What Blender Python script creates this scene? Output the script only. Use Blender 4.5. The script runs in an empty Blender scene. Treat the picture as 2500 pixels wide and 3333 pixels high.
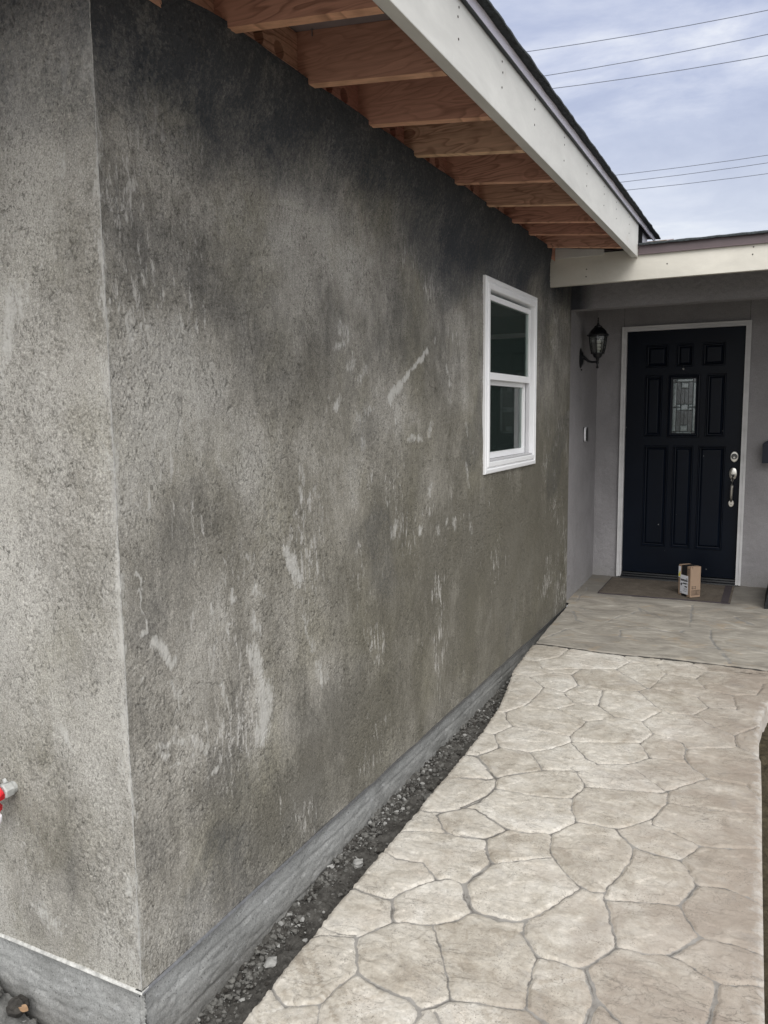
import bpy, bmesh, math, random, json
import numpy as np
from mathutils import Vector, Matrix
random.seed(7)
R = math.radians
sc = bpy.context.scene

# ------------------------------------------------------------------ camera
cam = bpy.data.cameras.new("camera"); camo = bpy.data.objects.new("camera", cam)
sc.collection.objects.link(camo); sc.camera = camo
cam.sensor_fit = 'HORIZONTAL'; cam.sensor_width = 36; cam.lens = 36*2587.2161/2500
cam.clip_start = .02; cam.clip_end = 3000
camo.matrix_world = Matrix(((0.89472576,-0.04476507,0.44436686,1.4413),
                            (0.44646704,0.11534215,-0.88733498,-1.4256),
                            (-0.01153261,0.99231662,0.12318572,1.4137),(0,0,0,1)))
# ------------------------------------------------------------------ world: overcast sky with broken blue cloud
SUN_EL, SUN_ROT = 48, 148
w = bpy.data.worlds.new("World"); sc.world = w; w.use_nodes = True
nt = w.node_tree; nt.nodes.clear(); N = nt.nodes.new; L = nt.links.new
out = N('ShaderNodeOutputWorld'); bg = N('ShaderNodeBackground'); L(bg.outputs[0], out.inputs[0])
sky = N('ShaderNodeTexSky'); sky.sky_type = 'NISHITA'; sky.sun_disc = False
sky.sun_elevation = R(SUN_EL); sky.sun_rotation = R(SUN_ROT); sky.dust_density = 2
geo = N('ShaderNodeTexCoord'); sep = N('ShaderNodeSeparateXYZ'); L(geo.outputs['Generated'], sep.inputs[0])
mz = N('ShaderNodeMath'); mz.operation = 'MAXIMUM'; mz.inputs[1].default_value = .03; L(sep.outputs[2], mz.inputs[0])
az = N('ShaderNodeMath'); az.operation = 'ADD'; az.inputs[1].default_value = .12; L(mz.outputs[0], az.inputs[0])
dx = N('ShaderNodeMath'); dx.operation = 'DIVIDE'; L(sep.outputs[0], dx.inputs[0]); L(az.outputs[0], dx.inputs[1])
dy = N('ShaderNodeMath'); dy.operation = 'DIVIDE'; L(sep.outputs[1], dy.inputs[0]); L(az.outputs[0], dy.inputs[1])
cmb = N('ShaderNodeCombineXYZ'); L(dx.outputs[0], cmb.inputs[0]); L(dy.outputs[0], cmb.inputs[1])
mp = N('ShaderNodeMapping'); mp.inputs['Location'].default_value = (3.1, 1.7, 0); mp.inputs['Scale'].default_value = (1.0, 1.15, 1); L(cmb.outputs[0], mp.inputs[0])
n1 = N('ShaderNodeTexNoise'); n1.inputs['Scale'].default_value = 1.45; n1.inputs['Detail'].default_value = 8; n1.inputs['Roughness'].default_value = .60; n1.inputs['Distortion'].default_value = .35; L(mp.outputs[0], n1.inputs['Vector'])
rp = N('ShaderNodeValToRGB'); L(n1.outputs['Fac'], rp.inputs[0])
e = rp.color_ramp.elements
e[0].position = .35; e[0].color = (.42,.48,.68,1)
e[1].position = .68; e[1].color = (.92,.95,1.02,1)
a = e.new(.47); a.color = (.52,.58,.77,1)
a = e.new(.56); a.color = (.66,.71,.87,1)
# bright band towards the horizon
hz = N('ShaderNodeMapRange'); L(sep.outputs[2], hz.inputs[0]); hz.inputs[1].default_value = .10; hz.inputs[2].default_value = .36; hz.inputs[3].default_value = .8; hz.inputs[4].default_value = 0
mh = N('ShaderNodeMix'); mh.data_type = 'RGBA'; L(hz.outputs[0], mh.inputs[0]); L(rp.outputs[0], mh.inputs[6]); mh.inputs[7].default_value = (.86,.90,.95,1)
sm_ = N('ShaderNodeVectorMath'); sm_.operation = 'SCALE'; L(mh.outputs[2], sm_.inputs[0]); sm_.inputs['Scale'].default_value = 10.5
mx = N('ShaderNodeMix'); mx.data_type = 'RGBA'; mx.inputs[0].default_value = .90; L(sky.outputs[0], mx.inputs[6]); L(sm_.outputs[0], mx.inputs[7])
# overcast luminance: the veil overhead is brighter and whiter than the band above the roofs, brightest round the hidden sun
up = N('ShaderNodeMapRange'); up.interpolation_type = 'SMOOTHSTEP'; L(sep.outputs[2], up.inputs[0]); up.inputs[1].default_value = .42; up.inputs[2].default_value = .80
sdot = N('ShaderNodeVectorMath'); sdot.operation = 'DOT_PRODUCT'; L(geo.outputs['Generated'], sdot.inputs[0]); sdot.inputs[1].default_value = (math.cos(R(SUN_EL))*math.sin(R(SUN_ROT)), math.cos(R(SUN_EL))*math.cos(R(SUN_ROT)), math.sin(R(SUN_EL)))
gw = N('ShaderNodeMapRange'); gw.interpolation_type = 'SMOOTHSTEP'; L(sdot.outputs['Value'], gw.inputs[0]); gw.inputs[1].default_value = .1; gw.inputs[2].default_value = 1; 
mm = N('ShaderNodeMath'); mm.operation = 'MAXIMUM'; L(up.outputs[0], mm.inputs[0]); L(gw.outputs[0], mm.inputs[1])
veil = N('ShaderNodeMix'); veil.data_type = 'RGBA'; L(mm.outputs[0], veil.inputs[0]); L(mx.outputs[2], veil.inputs[6]); veil.inputs[7].default_value = (17.0,16.8,16.6,1)
L(veil.outputs[2], bg.inputs[0]); bg.inputs[1].default_value = .058
# ------------------------------------------------------------------ sun (veiled by cloud)
sd = bpy.data.lights.new("sun", 'SUN'); sd.energy = 1.5; sd.angle = R(40); sd.color = (1,.975,.94)
so = bpy.data.objects.new("sun", sd); sc.collection.objects.link(so)
def sundir(el, az):
    return Vector((math.cos(R(el))*math.sin(R(az)), math.cos(R(el))*math.cos(R(az)), math.sin(R(el))))
so.rotation_euler = sundir(SUN_EL, SUN_ROT).to_track_quat('Z','Y').to_euler()
# ------------------------------------------------------------------ exposure
sc.view_settings.view_transform = 'Standard'; sc.view_settings.look = 'None'
sc.view_settings.exposure = 0.75; sc.view_settings.gamma = 1
sc.cycles.max_bounces = 8; sc.cycles.diffuse_bounces = 5; sc.cycles.glossy_bounces = 4

DATA = json.loads('''{"J":[[5,0.341,1.741,0.406,1.685,0.438,1.59,0.407,1.472,0.361,1.384],[5,0.272,1.614,0.371,1.644,0.408,1.68],[5,0.438,1.59,0.602,1.595,0.744,1.635],[5,0.408,1.68,0.509,1.779,0.575,1.838,0.702,1.882],[6,0.673,1.902,0.705,1.884,0.772,1.76,0.744,1.635],[3,0.772,1.76,0.913,1.794,1.061,1.834],[5,1.071,1.863,0.93,2.01],[5,1.061,1.834,1.086,1.863,1.22,2.047],[5,1.086,1.863,1.095,1.762],[5,1.22,2.047,1.161,2.125],[3,1.22,2.047,1.374,2.044,1.428,1.94],[3,1.095,1.762,1.255,1.772,1.406,1.805],[6,1.095,1.762,1.057,1.606],[5,0.744,1.635,0.763,1.545,0.803,1.463],[5,0.803,1.463,0.867,1.47,0.946,1.474,1.001,1.525,1.057,1.606],[3,1.057,1.606,1.066,1.562,1.146,1.534],[2,1.146,1.534,1.24,1.485],[7,0.946,1.474,1.026,1.375],[5,0.803,1.463,0.739,1.338],[5,0.739,1.338,0.641,1.308,0.579,1.301],[5,0.579,1.301,0.496,1.352,0.419,1.395,0.361,1.384],[4,0.579,1.301,0.533,1.201,0.435,1.191],[9,0.533,1.201,0.551,1.141,0.599,1.061],[5,0.739,1.338,0.767,1.216,0.794,1.177],[5,0.599,1.061,0.673,1.114,0.775,1.187],[8,0.599,1.061,0.56,0.911],[9,0.56,0.911,0.593,0.848,0.631,0.787],[5,0.794,1.177,0.854,1.106,0.913,1.053],[5,1.026,1.375,1.032,1.3,1.019,1.195,0.99,1.089,0.984,1.058],[7,1.026,1.375,1.104,1.359,1.191,1.358],[5,1.191,1.358,1.246,1.484],[2,1.246,1.484,1.337,1.506,1.444,1.549],[4,1.191,1.358,1.221,1.301,1.254,1.229],[3,1.254,1.229,1.346,1.249,1.408,1.229,1.451,1.207],[5,0.913,1.053,0.956,1.046,0.984,1.058],[5,0.913,1.053,0.885,0.99,0.855,0.918,0.824,0.857,0.795,0.813],[5,0.984,1.058,0.997,1.021,1.095,1.056,1.214,1.091],[10,1.254,1.229,1.24,1.172,1.214,1.091],[6,1.214,1.091,1.249,1.021,1.287,0.958],[8,0.997,1.021,1.035,0.911,1.073,0.808],[3,1.287,0.958,1.373,0.967,1.462,0.955],[10,1.287,0.958,1.252,0.892,1.217,0.84],[4,1.073,0.808,1.143,0.814,1.217,0.84],[3,1.217,0.84,1.29,0.811,1.345,0.777,1.387,0.785,1.464,0.819],[8,0.631,0.787,0.717,0.777,0.796,0.809],[8,0.796,0.809,0.801,0.753,0.871,0.669],[5,0.871,0.669,0.951,0.672,1.008,0.678],[9,1.073,0.808,1.008,0.678],[6,0.871,0.669,0.884,0.559,0.899,0.461],[9,0.899,0.461,0.956,0.438,0.976,0.433],[14,1.008,0.678,1.033,0.63,1.063,0.56],[16,1.063,0.56,1.052,0.456],[8,1.068,0.57,1.154,0.505],[11,1.345,0.777,1.346,0.701,1.339,0.592],[4,0.33,1.98,0.261,1.842],[3,0.159,1.834,0.261,1.842],[5,0.261,1.842,0.333,1.763,0.409,1.685],[3,0.169,1.584,0.296,1.633,0.406,1.661],[3,0.411,1.677,0.461,1.743,0.495,1.775],[8,0.435,1.597,0.412,1.455,0.361,1.366,0.305,1.311],[6,0.181,1.298,0.246,1.298,0.305,1.311],[8,0.305,1.311,0.298,1.287,0.378,1.182],[4,0.195,1.111,0.26,1.141,0.326,1.162,0.38,1.179],[3,0.415,1.398,0.507,1.342,0.579,1.295],[6,0.38,1.179,0.44,1.179,0.524,1.199],[4,0.579,1.295,0.552,1.25,0.524,1.199],[5,0.2,0.988,0.283,0.949,0.379,0.965],[7,0.379,0.965,0.424,0.925,0.464,0.896],[5,0.464,0.896,0.498,0.917,0.556,0.907],[10,0.6,1.068,0.58,0.987,0.556,0.907],[11,0.556,0.907,0.588,0.837,0.63,0.786],[6,0.464,0.896,0.422,0.84,0.386,0.772,0.377,0.729],[9,0.204,0.738,0.267,0.727,0.341,0.727,0.377,0.729],[11,0.377,0.729,0.425,0.635],[5,0.425,0.635,0.482,0.653,0.529,0.662,0.563,0.687],[5,0.563,0.687,0.599,0.721,0.635,0.788],[5,0.635,0.788,0.706,0.79,0.765,0.79],[6,0.425,0.635,0.397,0.582,0.358,0.514],[4,0.237,0.516,0.3,0.515,0.351,0.527],[3,0.227,0.469,0.296,0.501,0.35,0.518],[8,0.358,0.514,0.396,0.45,0.434,0.388],[6,0.549,0.667,0.597,0.593,0.657,0.497,0.709,0.405],[5,0.434,0.388,0.411,0.33,0.398,0.235],[10,0.434,0.388,0.513,0.364,0.602,0.358,0.642,0.344],[8,0.238,0.238,0.279,0.212,0.319,0.194],[4,0.319,0.194,0.357,0.217,0.398,0.235],[5,0.398,0.235,0.436,0.164],[8,0.709,0.405,0.685,0.368,0.645,0.339],[5,0.709,0.405,0.782,0.426,0.894,0.45],[8,0.645,0.339,0.654,0.324,0.646,0.263],[9,0.685,0.345,0.739,0.295],[4,0.272,3.552,0.25,3.377,0.143,3.252,0.052,3.243],[4,0.135,3.24,0.212,3.149,0.256,3.131,0.423,3.223],[5,0.579,3.623,0.666,3.442],[4,0.666,3.442,0.617,3.29,0.428,3.225],[6,0.617,3.29,0.721,3.176,0.832,3.053],[3,0.666,3.442,0.828,3.445],[4,0.84,3.595,0.829,3.438],[4,0.828,3.445,0.896,3.323,0.841,3.057],[7,0.428,3.225,0.396,3.103,0.47,2.948],[5,0.47,2.948,0.603,2.926,0.793,2.985],[5,0.793,2.985,0.832,3.053],[4,0.832,3.053,0.959,3.052,1.095,3.021],[3,0.396,3.103,0.288,3.098,0.178,2.972],[4,0.075,2.979,0.178,2.972],[5,0.178,2.972,0.302,2.841,0.427,2.801],[5,0.427,2.801,0.47,2.948],[6,0.43,2.787,0.501,2.683],[5,0.302,2.841,0.298,2.667,0.287,2.529,0.221,2.401],[3,0.133,2.348,0.221,2.401],[5,0.221,2.401,0.255,2.309,0.306,2.242],[3,0.287,2.529,0.451,2.546,0.515,2.645],[5,0.451,2.546,0.626,2.449],[5,0.626,2.449,0.696,2.507],[4,0.501,2.683,0.577,2.673,0.637,2.685],[8,0.611,2.914,0.637,2.685],[6,0.637,2.685,0.74,2.566,0.805,2.561,0.877,2.562],[5,0.626,2.449,0.61,2.354,0.593,2.237],[6,0.793,2.985,0.905,2.805,0.99,2.718],[5,0.877,2.562,0.939,2.723],[3,0.99,2.718,1.102,2.755],[4,1.102,2.755,1.161,2.891],[5,1.095,3.021,1.161,2.891],[2,1.161,2.891,1.301,2.925],[3,1.009,3.63,1.026,3.561,1.112,3.453],[6,1.112,3.453,1.059,3.308],[3,0.896,3.323,1.059,3.308],[5,1.059,3.308,1.131,3.16,1.264,3.12],[3,1.264,3.12,1.381,3.178,1.413,3.381],[4,1.264,3.12,1.297,2.91],[3,1.297,2.91,1.382,2.827],[5,1.102,2.755,1.207,2.634,1.301,2.568],[4,1.301,2.568,1.378,2.687,1.401,2.746],[3,1.301,2.568,1.315,2.448,1.403,2.37],[5,0.877,2.562,0.948,2.433],[4,0.948,2.433,1.088,2.379],[3,0.948,2.433,0.91,2.288],[5,0.593,2.237,0.617,2.173],[4,0.617,2.173,0.775,2.238,0.909,2.298],[5,0.617,2.173,0.542,2.054,0.47,1.985],[4,0.134,2.165,0.195,2.117,0.255,2.108],[4,0.306,2.242,0.255,2.108],[6,0.255,2.108,0.326,1.979],[4,0.306,2.242,0.465,2.239,0.582,2.244],[5,0.326,1.979,0.262,1.852],[4,0.326,1.979,0.47,1.985],[3,0.188,1.833,0.262,1.852],[6,0.262,1.852,0.356,1.747],[6,0.47,1.985,0.565,1.843],[6,0.624,2.158,0.718,2.027,0.774,1.992],[5,0.774,1.992,0.893,2.042,0.926,2.081],[5,0.909,2.298,0.971,2.153],[5,0.971,2.153,0.926,2.081],[6,1.088,2.379,1.108,2.31,1.114,2.207,1.162,2.115],[3,1.107,2.315,1.248,2.385,1.317,2.423],[3,0.971,2.153,1.034,2.16,1.123,2.16]],"C":[[5,0.672,0.981,0.678,1.013,0.705,1.031,0.732,1.014,0.753,0.956,0.784,0.932,0.805,0.947,0.821,0.999,0.843,1.06,0.875,1.081],[5,0.594,0.95,0.631,0.921,0.664,0.898],[5,0.555,1.458,0.603,1.512],[5,0.683,1.386,0.685,1.431,0.699,1.461],[5,0.934,2.011,0.967,1.969],[5,1.064,0.935,1.065,0.868],[5,1.184,0.82,1.202,0.799],[5,0.949,0.638,0.964,0.597,0.991,0.571],[5,1.07,0.597,1.142,0.576,1.225,0.583,1.211,0.652,1.218,0.709,1.194,0.745],[5,0.816,0.596,0.873,0.57],[5,1.109,1.156,1.131,1.212],[5,1.139,0.857,1.181,0.881],[5,1.177,1.222,1.16,1.168],[5,0.661,0.583,0.69,0.596,0.725,0.586,0.764,0.589,0.783,0.605,0.766,0.648],[5,0.661,0.583,0.695,0.53,0.724,0.492,0.748,0.454,0.724,0.426],[5,0.592,0.955,0.631,0.927,0.669,0.9],[5,0.288,0.621,0.319,0.608,0.353,0.611,0.394,0.634],[5,0.525,0.435,0.561,0.401],[5,0.669,0.986,0.694,1.019],[5,0.391,1.234,0.421,1.262,0.441,1.244,0.497,1.257],[5,0.257,0.869,0.292,0.864,0.317,0.865],[5,0.992,2.627,1.035,2.557,1.07,2.548,1.088,2.581,1.093,2.659],[5,1.259,3.413,1.27,3.285,1.306,3.206],[5,0.726,2.798,0.785,2.794,0.84,2.804],[5,0.803,2.416,0.862,2.43],[5,1.176,2.596,1.242,2.483],[5,0.037,3.959,0.154,3.91]],"Q":[[5,0.525,3.893,0.508,4.045,0.652,4.157,0.822,4.116],[8,1.06,4.282,1.083,4.048,1.143,3.879],[16,1.143,3.879,1.219,3.614],[3,1.16,4.029,1.241,3.981,1.421,3.899],[5,0.521,4.67,0.725,4.415,0.909,4.371],[14,1.19,4.636,1.281,4.517,1.357,4.472,1.41,4.53],[12,0.099,4.377,0.181,4.163,0.337,4.07],[4,0.337,4.07,0.429,4.34,0.541,4.548],[10,0.891,4.856,0.925,4.302,0.894,4.145],[3,1.04,4.292,1.222,4.364],[3,0.05,4.534,0.24,4.432],[3,0.525,3.893,0.622,3.915],[3,0.014,5.212,0.182,5.168],[4,0.048,5.171,0.056,4.965,0.052,4.625],[8,0.561,4.556,0.501,4.797],[3,0.922,4.338,1.06,4.282],[3,0.047,3.601,0.164,3.928,0.337,4.07],[3,0.568,3.893,0.758,3.885,1.143,3.879]],"joint":[[0.049,3.563],[0.203,3.562],[0.409,3.544],[0.637,3.548],[0.853,3.575],[1.065,3.579],[1.269,3.578],[1.426,3.574]],"edge":[[0.25,0.088],[0.238,0.348],[0.227,0.635],[0.221,0.954],[0.217,1.301],[0.205,1.713],[0.202,1.959],[0.192,2.151],[0.168,2.448],[0.116,2.753],[0.061,3.043],[0.049,3.259],[0.034,3.603]],"edr":[[1.468,0.666],[1.457,1.031],[1.444,1.469],[1.432,1.941],[1.42,2.305],[1.412,2.346],[1.405,2.578],[1.405,2.779],[1.416,2.914],[1.436,3.061]],"plf":[[0.058,3.562],[0.043,3.859],[0.037,4.134],[0.036,4.392]],"S":[[0.006,1.0,0.05,1.019,0.07,1.003,0.068,0.969],[0.004,0.6,0.091,0.996,0.07,0.996],[0.007,1.0,0.057,0.964,0.075,0.914,0.092,0.886,0.082,0.865,0.06,0.851],[0.022,1.0,0.112,0.83,0.149,0.783,0.17,0.757],[0.015,0.6,0.161,0.706,0.193,0.654,0.19,0.617],[0.007,0.6,0.4,1.005,0.413,0.981],[0.006,0.6,0.404,0.952,0.41,0.924],[0.011,1.0,0.44,0.9,0.445,0.863],[0.008,0.6,0.345,0.872,0.35,0.845],[0.008,0.6,0.411,0.831,0.389,0.809],[0.008,0.6,0.412,0.79,0.421,0.756],[0.02,0.6,0.554,0.882,0.616,0.836],[0.032,1.0,0.741,0.968,0.765,0.924,0.799,0.857],[0.012,0.6,0.924,0.875,0.923,0.838],[0.024,0.6,0.534,0.788,0.562,0.733],[0.036,1.0,0.536,0.688,0.549,0.632,0.577,0.565],[0.053,1.0,0.577,0.565,0.598,0.5,0.579,0.437,0.569,0.402],[0.025,0.6,0.83,0.732,0.847,0.665,0.883,0.603],[0.037,0.6,0.909,0.525,0.958,0.466],[0.021,0.6,0.372,0.513,0.362,0.471],[0.016,0.6,0.104,0.545,0.167,0.533,0.282,0.484,0.288,0.464],[0.007,0.6,0.151,0.472,0.188,0.478],[0.017,1.0,0.337,0.39,0.322,0.378],[0.007,0.6,0.295,0.376,0.287,0.348],[0.004,1.0,0.107,1.2,0.105,1.181],[0.009,0.6,0.482,0.406,0.486,0.399],[0.006,0.6,0.064,0.756,0.047,0.734],[0.014,0.6,0.378,0.629,0.389,0.571],[0.017,0.6,0.109,0.527,0.13,0.506],[0.01,0.6,-0.012,0.772,-0.014,0.677],[0.039,0.6,1.116,1.725,1.163,1.696],[0.022,0.6,1.076,1.644,1.143,1.662],[0.03,0.6,1.209,1.615,1.178,1.58],[0.031,0.6,1.301,1.586,1.258,1.54],[0.019,0.6,1.997,1.751,1.981,1.741],[0.017,1.0,1.885,1.686,1.757,1.612,1.624,1.531],[0.03,1.0,1.624,1.531,1.524,1.481],[0.01,0.6,1.825,1.536,1.797,1.513],[0.019,0.6,1.585,1.434,1.578,1.423],[0.023,0.6,1.107,1.471,1.077,1.438],[0.021,0.6,1.228,1.409,1.242,1.385],[0.019,0.6,1.373,1.434,1.307,1.424],[0.012,1.0,1.571,1.38,1.571,1.37],[0.022,0.6,2.13,1.629,2.179,1.545],[0.017,0.6,2.187,1.496,2.195,1.471],[0.022,0.6,1.955,1.363,1.909,1.317],[0.022,0.6,1.698,1.306,1.836,1.296],[0.017,0.6,2.39,1.356,2.428,1.256],[0.019,0.6,2.4,1.158,2.438,1.035],[0.015,0.6,2.505,1.246,2.505,1.206],[0.023,0.6,1.952,1.083,1.906,1.039],[0.029,0.6,0.842,1.226,0.841,1.199],[0.016,0.6,0.824,1.166,0.837,1.099],[0.038,0.6,1.574,0.945,1.536,0.922],[0.025,1.0,1.816,0.895,1.813,0.884],[0.022,0.6,2.143,0.889,2.126,0.879],[0.032,0.6,2.012,0.862,2.02,0.849],[0.034,0.6,2.468,0.814,2.478,0.799],[0.019,0.6,1.272,1.325,1.276,1.285],[0.015,0.6,1.502,1.051,1.489,1.042],[0.035,0.6,2.228,0.878,2.237,0.845],[0.005,0.6,0.111,1.636,0.111,1.592],[0.008,0.6,0.435,-0.127,0.391,-0.155],[0.009,0.6,0.505,-0.302,0.53,-0.348],[0.011,0.6,0.481,0.41,0.5,0.353],[0.009,0.6,0.495,0.35,0.49,0.336]]}''')
SCRATCH = [[0.592,1.435,0.643,1.376,0.689,1.314],[0.645,1.403,0.692,1.365],[0.245,1.47,0.249,1.439,0.24,1.396],[0.815,1.406,0.869,1.386],[0.525,1.716,0.541,1.61,0.529,1.523],[0.568,1.699,0.573,1.59],[0.584,1.3,0.621,1.252],[0.392,1.216,0.404,1.181,0.369,1.159,0.414,1.115],[0.454,1.215,0.48,1.165],[0.482,1.452,0.438,1.418],[0.448,1.583,0.446,1.499],[0.289,1.554,0.277,1.506],[0.625,1.49,0.661,1.399,0.7,1.365],[0.782,1.464,0.762,1.421],[0.561,1.567,0.587,1.489],[0.239,1.559,0.244,1.501],[0.355,1.565,0.426,1.567],[0.227,1.458,0.24,1.388],[0.369,1.156,0.413,1.104],[0.462,1.102,0.496,1.053,0.562,1.025],[0.244,1.17,0.293,1.177,0.324,1.165],[0.827,0.433,0.864,0.388,0.911,0.316],[0.261,0.666,0.392,0.629,0.425,0.572],[0.415,0.905,0.406,0.801,0.392,0.737],[0.615,0.334,0.685,0.368],[0.416,0.662,0.432,0.565],[0.637,0.446,0.569,0.402],[0.027,0.686,0.074,0.67],[0.811,1.406,0.882,1.381],[0.766,1.433,0.79,1.467],[0.862,1.294,0.892,1.227],[1.068,1.196,1.153,1.136],[1.927,1.539,2.017,1.517],[1.01,1.568,1.099,1.508],[1.311,1.203,1.399,1.156],[1.725,1.294,1.807,1.274],[1.482,1.224,1.604,1.14],[1.878,1.189,2.031,1.21],[0.886,1.657,0.968,1.615]]

# ================================================================== helpers
def tag(o, label=None, cat=None, group=None, kind=None):
    if label: o['label'] = label
    if cat: o['category'] = cat
    if group: o['group'] = group
    if kind: o['kind'] = kind
    return o
def empty(name, loc=(0,0,0), rz=0):
    o = bpy.data.objects.new(name, None); sc.collection.objects.link(o)
    o.location = loc; o.rotation_euler = (0,0,rz); o.empty_display_size = .1; return o
def mk(name, verts, faces, mat, parent=None, smooth=False):
    me = bpy.data.meshes.new(name); me.from_pydata([tuple(v) for v in verts], [], faces); me.update()
    return fin(name, me, mat, parent, smooth)
def fin(name, me, mat, parent=None, smooth=False):
    mats = mat if isinstance(mat, (list, tuple)) else [mat]
    for m in mats: me.materials.append(m)
    if smooth: me.polygons.foreach_set('use_smooth', [True]*len(me.polygons))
    o = bpy.data.objects.new(name, me); sc.collection.objects.link(o)
    if parent: o.parent = parent
    return o
class B:
    """collects shapes for one mesh"""
    def __init__(s): s.v = []; s.f = []; s.m = []
    def add(s, vs, fs, m=0):
        n = len(s.v); s.v += [tuple(v) for v in vs]; s.f += [tuple(i+n for i in f) for f in fs]; s.m += [m]*len(fs); return s
    def box(s, x0, x1, y0, y1, z0, z1, m=0, bev=0):
        if bev:
            bm = bmesh.new(); bmesh.ops.create_cube(bm, size=1)
            for v in bm.verts: v.co = Vector(((x0+x1)/2+v.co.x*(x1-x0), (y0+y1)/2+v.co.y*(y1-y0), (z0+z1)/2+v.co.z*(z1-z0)))
            bmesh.ops.bevel(bm, geom=bm.edges[:], offset=bev, segments=2, affect='EDGES', profile=.6)
            bm.verts.index_update(); vs = [v.co[:] for v in bm.verts]; fs = [[v.index for v in f.verts] for f in bm.faces]; bm.free()
            return s.add(vs, fs, m)
        vs = [(x0,y0,z0),(x1,y0,z0),(x1,y1,z0),(x0,y1,z0),(x0,y0,z1),(x1,y0,z1),(x1,y1,z1),(x0,y1,z1)]
        return s.add(vs, [(0,3,2,1),(4,5,6,7),(0,1,5,4),(1,2,6,5),(2,3,7,6),(3,0,4,7)], m)
    def prism(s, prof, axis, a, b, m=0):
        """profile (2d points) extruded along axis from a to b; axis 0: (y,z), 1: (x,z), 2: (x,y)"""
        n = len(prof)
        def P(p, t): return (t,p[0],p[1]) if axis == 0 else ((p[0],t,p[1]) if axis == 1 else (p[0],p[1],t))
        vs = [P(p,a) for p in prof]+[P(p,b) for p in prof]
        fs = [tuple(range(n))[::-1], tuple(range(n,2*n))]+[(i,(i+1)%n,(i+1)%n+n,i+n) for i in range(n)]
        return s.add(vs, fs, m)
    def lathe(s, prof, seg=20, c=(0,0,0), axis=2, m=0, ang0=0):
        vs = []; fs = []
        for r, h in prof:
            for k in range(seg):
                t = 2*math.pi*k/seg+ang0; p = (r*math.cos(t), r*math.sin(t), h)
                if axis == 0: p = (p[2], p[0], p[1])
                if axis == 1: p = (p[0], p[2], p[1])
                vs.append((p[0]+c[0], p[1]+c[1], p[2]+c[2]))
        for i in range(len(prof)-1):
            for k in range(seg): fs.append((i*seg+k, i*seg+(k+1)%seg, (i+1)*seg+(k+1)%seg, (i+1)*seg+k))
        fs.append(tuple(range(seg))[::-1]); fs.append(tuple((len(prof)-1)*seg+k for k in range(seg)))
        return s.add(vs, fs, m)
    def tube(s, pts, rad, seg=8, m=0):
        pts = [Vector(p) for p in pts]; n = len(pts); rad = rad if isinstance(rad,(list,tuple)) else [rad]*n
        vs = []; fs = []; up = Vector((0,0,1))
        for i, p in enumerate(pts):
            d = (pts[min(i+1,n-1)]-pts[max(i-1,0)]).normalized()
            u = up if abs(d.dot(up)) < .95 else Vector((0,1,0))
            a = d.cross(u).normalized(); b = d.cross(a).normalized()
            for k in range(seg):
                t = 2*math.pi*k/seg; vs.append(p+(a*math.cos(t)+b*math.sin(t))*rad[i])
        for i in range(n-1):
            for k in range(seg): fs.append((i*seg+k, i*seg+(k+1)%seg, (i+1)*seg+(k+1)%seg, (i+1)*seg+k))
        fs.append(tuple(range(seg))[::-1]); fs.append(tuple((n-1)*seg+k for k in range(seg)))
        return s.add(vs, fs, m)
    def blob(s, c, r, sub=1, rough=.3, m=0, sq=(1,1,1)):
        bm = bmesh.new(); bmesh.ops.create_icosphere(bm, subdivisions=sub, radius=1)
        vs = []
        for v in bm.verts:
            k = r*(1+rough*(random.random()*2-1)); vs.append((c[0]+v.co.x*k*sq[0], c[1]+v.co.y*k*sq[1], c[2]+v.co.z*k*sq[2]))
        bm.verts.index_update(); fs = [[v.index for v in f.verts] for f in bm.faces]; bm.free()
        return s.add(vs, fs, m)
    def build(s, name, mat, parent=None, smooth=False, loc=None):
        o = mk(name, s.v, s.f, mat, parent, False)
        if len(o.data.materials) > 1: o.data.polygons.foreach_set('material_index', s.m)
        bm = bmesh.new(); bm.from_mesh(o.data); bmesh.ops.recalc_face_normals(bm, faces=bm.faces[:]); bm.to_mesh(o.data); bm.free()
        if smooth:
            o.data.polygons.foreach_set('use_smooth', [True]*len(o.data.polygons)); o.data.set_sharp_from_angle(angle=R(35))
        if loc: o.location = loc
        return o

# ---- numpy gradient noise
def _h(ix, iy, seed):
    M32 = 0xffffffff
    n = (ix.astype(np.int64)*73856093 ^ iy.astype(np.int64)*19349663 ^ (seed*83492791+12345)) & M32
    for k in (0x85ebca6b, 0x4bb2ae35, 0x27d4eb2f): n = ((n ^ (n >> 15))*k) & M32
    return (n ^ (n >> 16)) & 0xffff
def pn(x, y, seed=0):
    ix = np.floor(x); iy = np.floor(y); fx = x-ix; fy = y-iy
    u = fx*fx*fx*(fx*(fx*6-15)+10); v = fy*fy*fy*(fy*(fy*6-15)+10)
    def g(a, b):
        t = _h(ix+a, iy+b, seed)*(2*math.pi/65536); return np.cos(t)*(fx-a)+np.sin(t)*(fy-b)
    a = g(0,0); b = g(1,0); c = g(0,1); d = g(1,1)
    return 1.5*((a*(1-u)+b*u)*(1-v)+(c*(1-u)+d*u)*v)
def fbm(x, y, o=3, seed=0, gain=.5):
    r = 0; a = 1
    for i in range(o): r = r+a*pn(x*2**i, y*2**i, seed+i*17); a *= gain
    return r
def sstep(a, b, x):
    t = np.clip((x-a)/(b-a), 0, 1); return t*t*(3-2*t)
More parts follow.
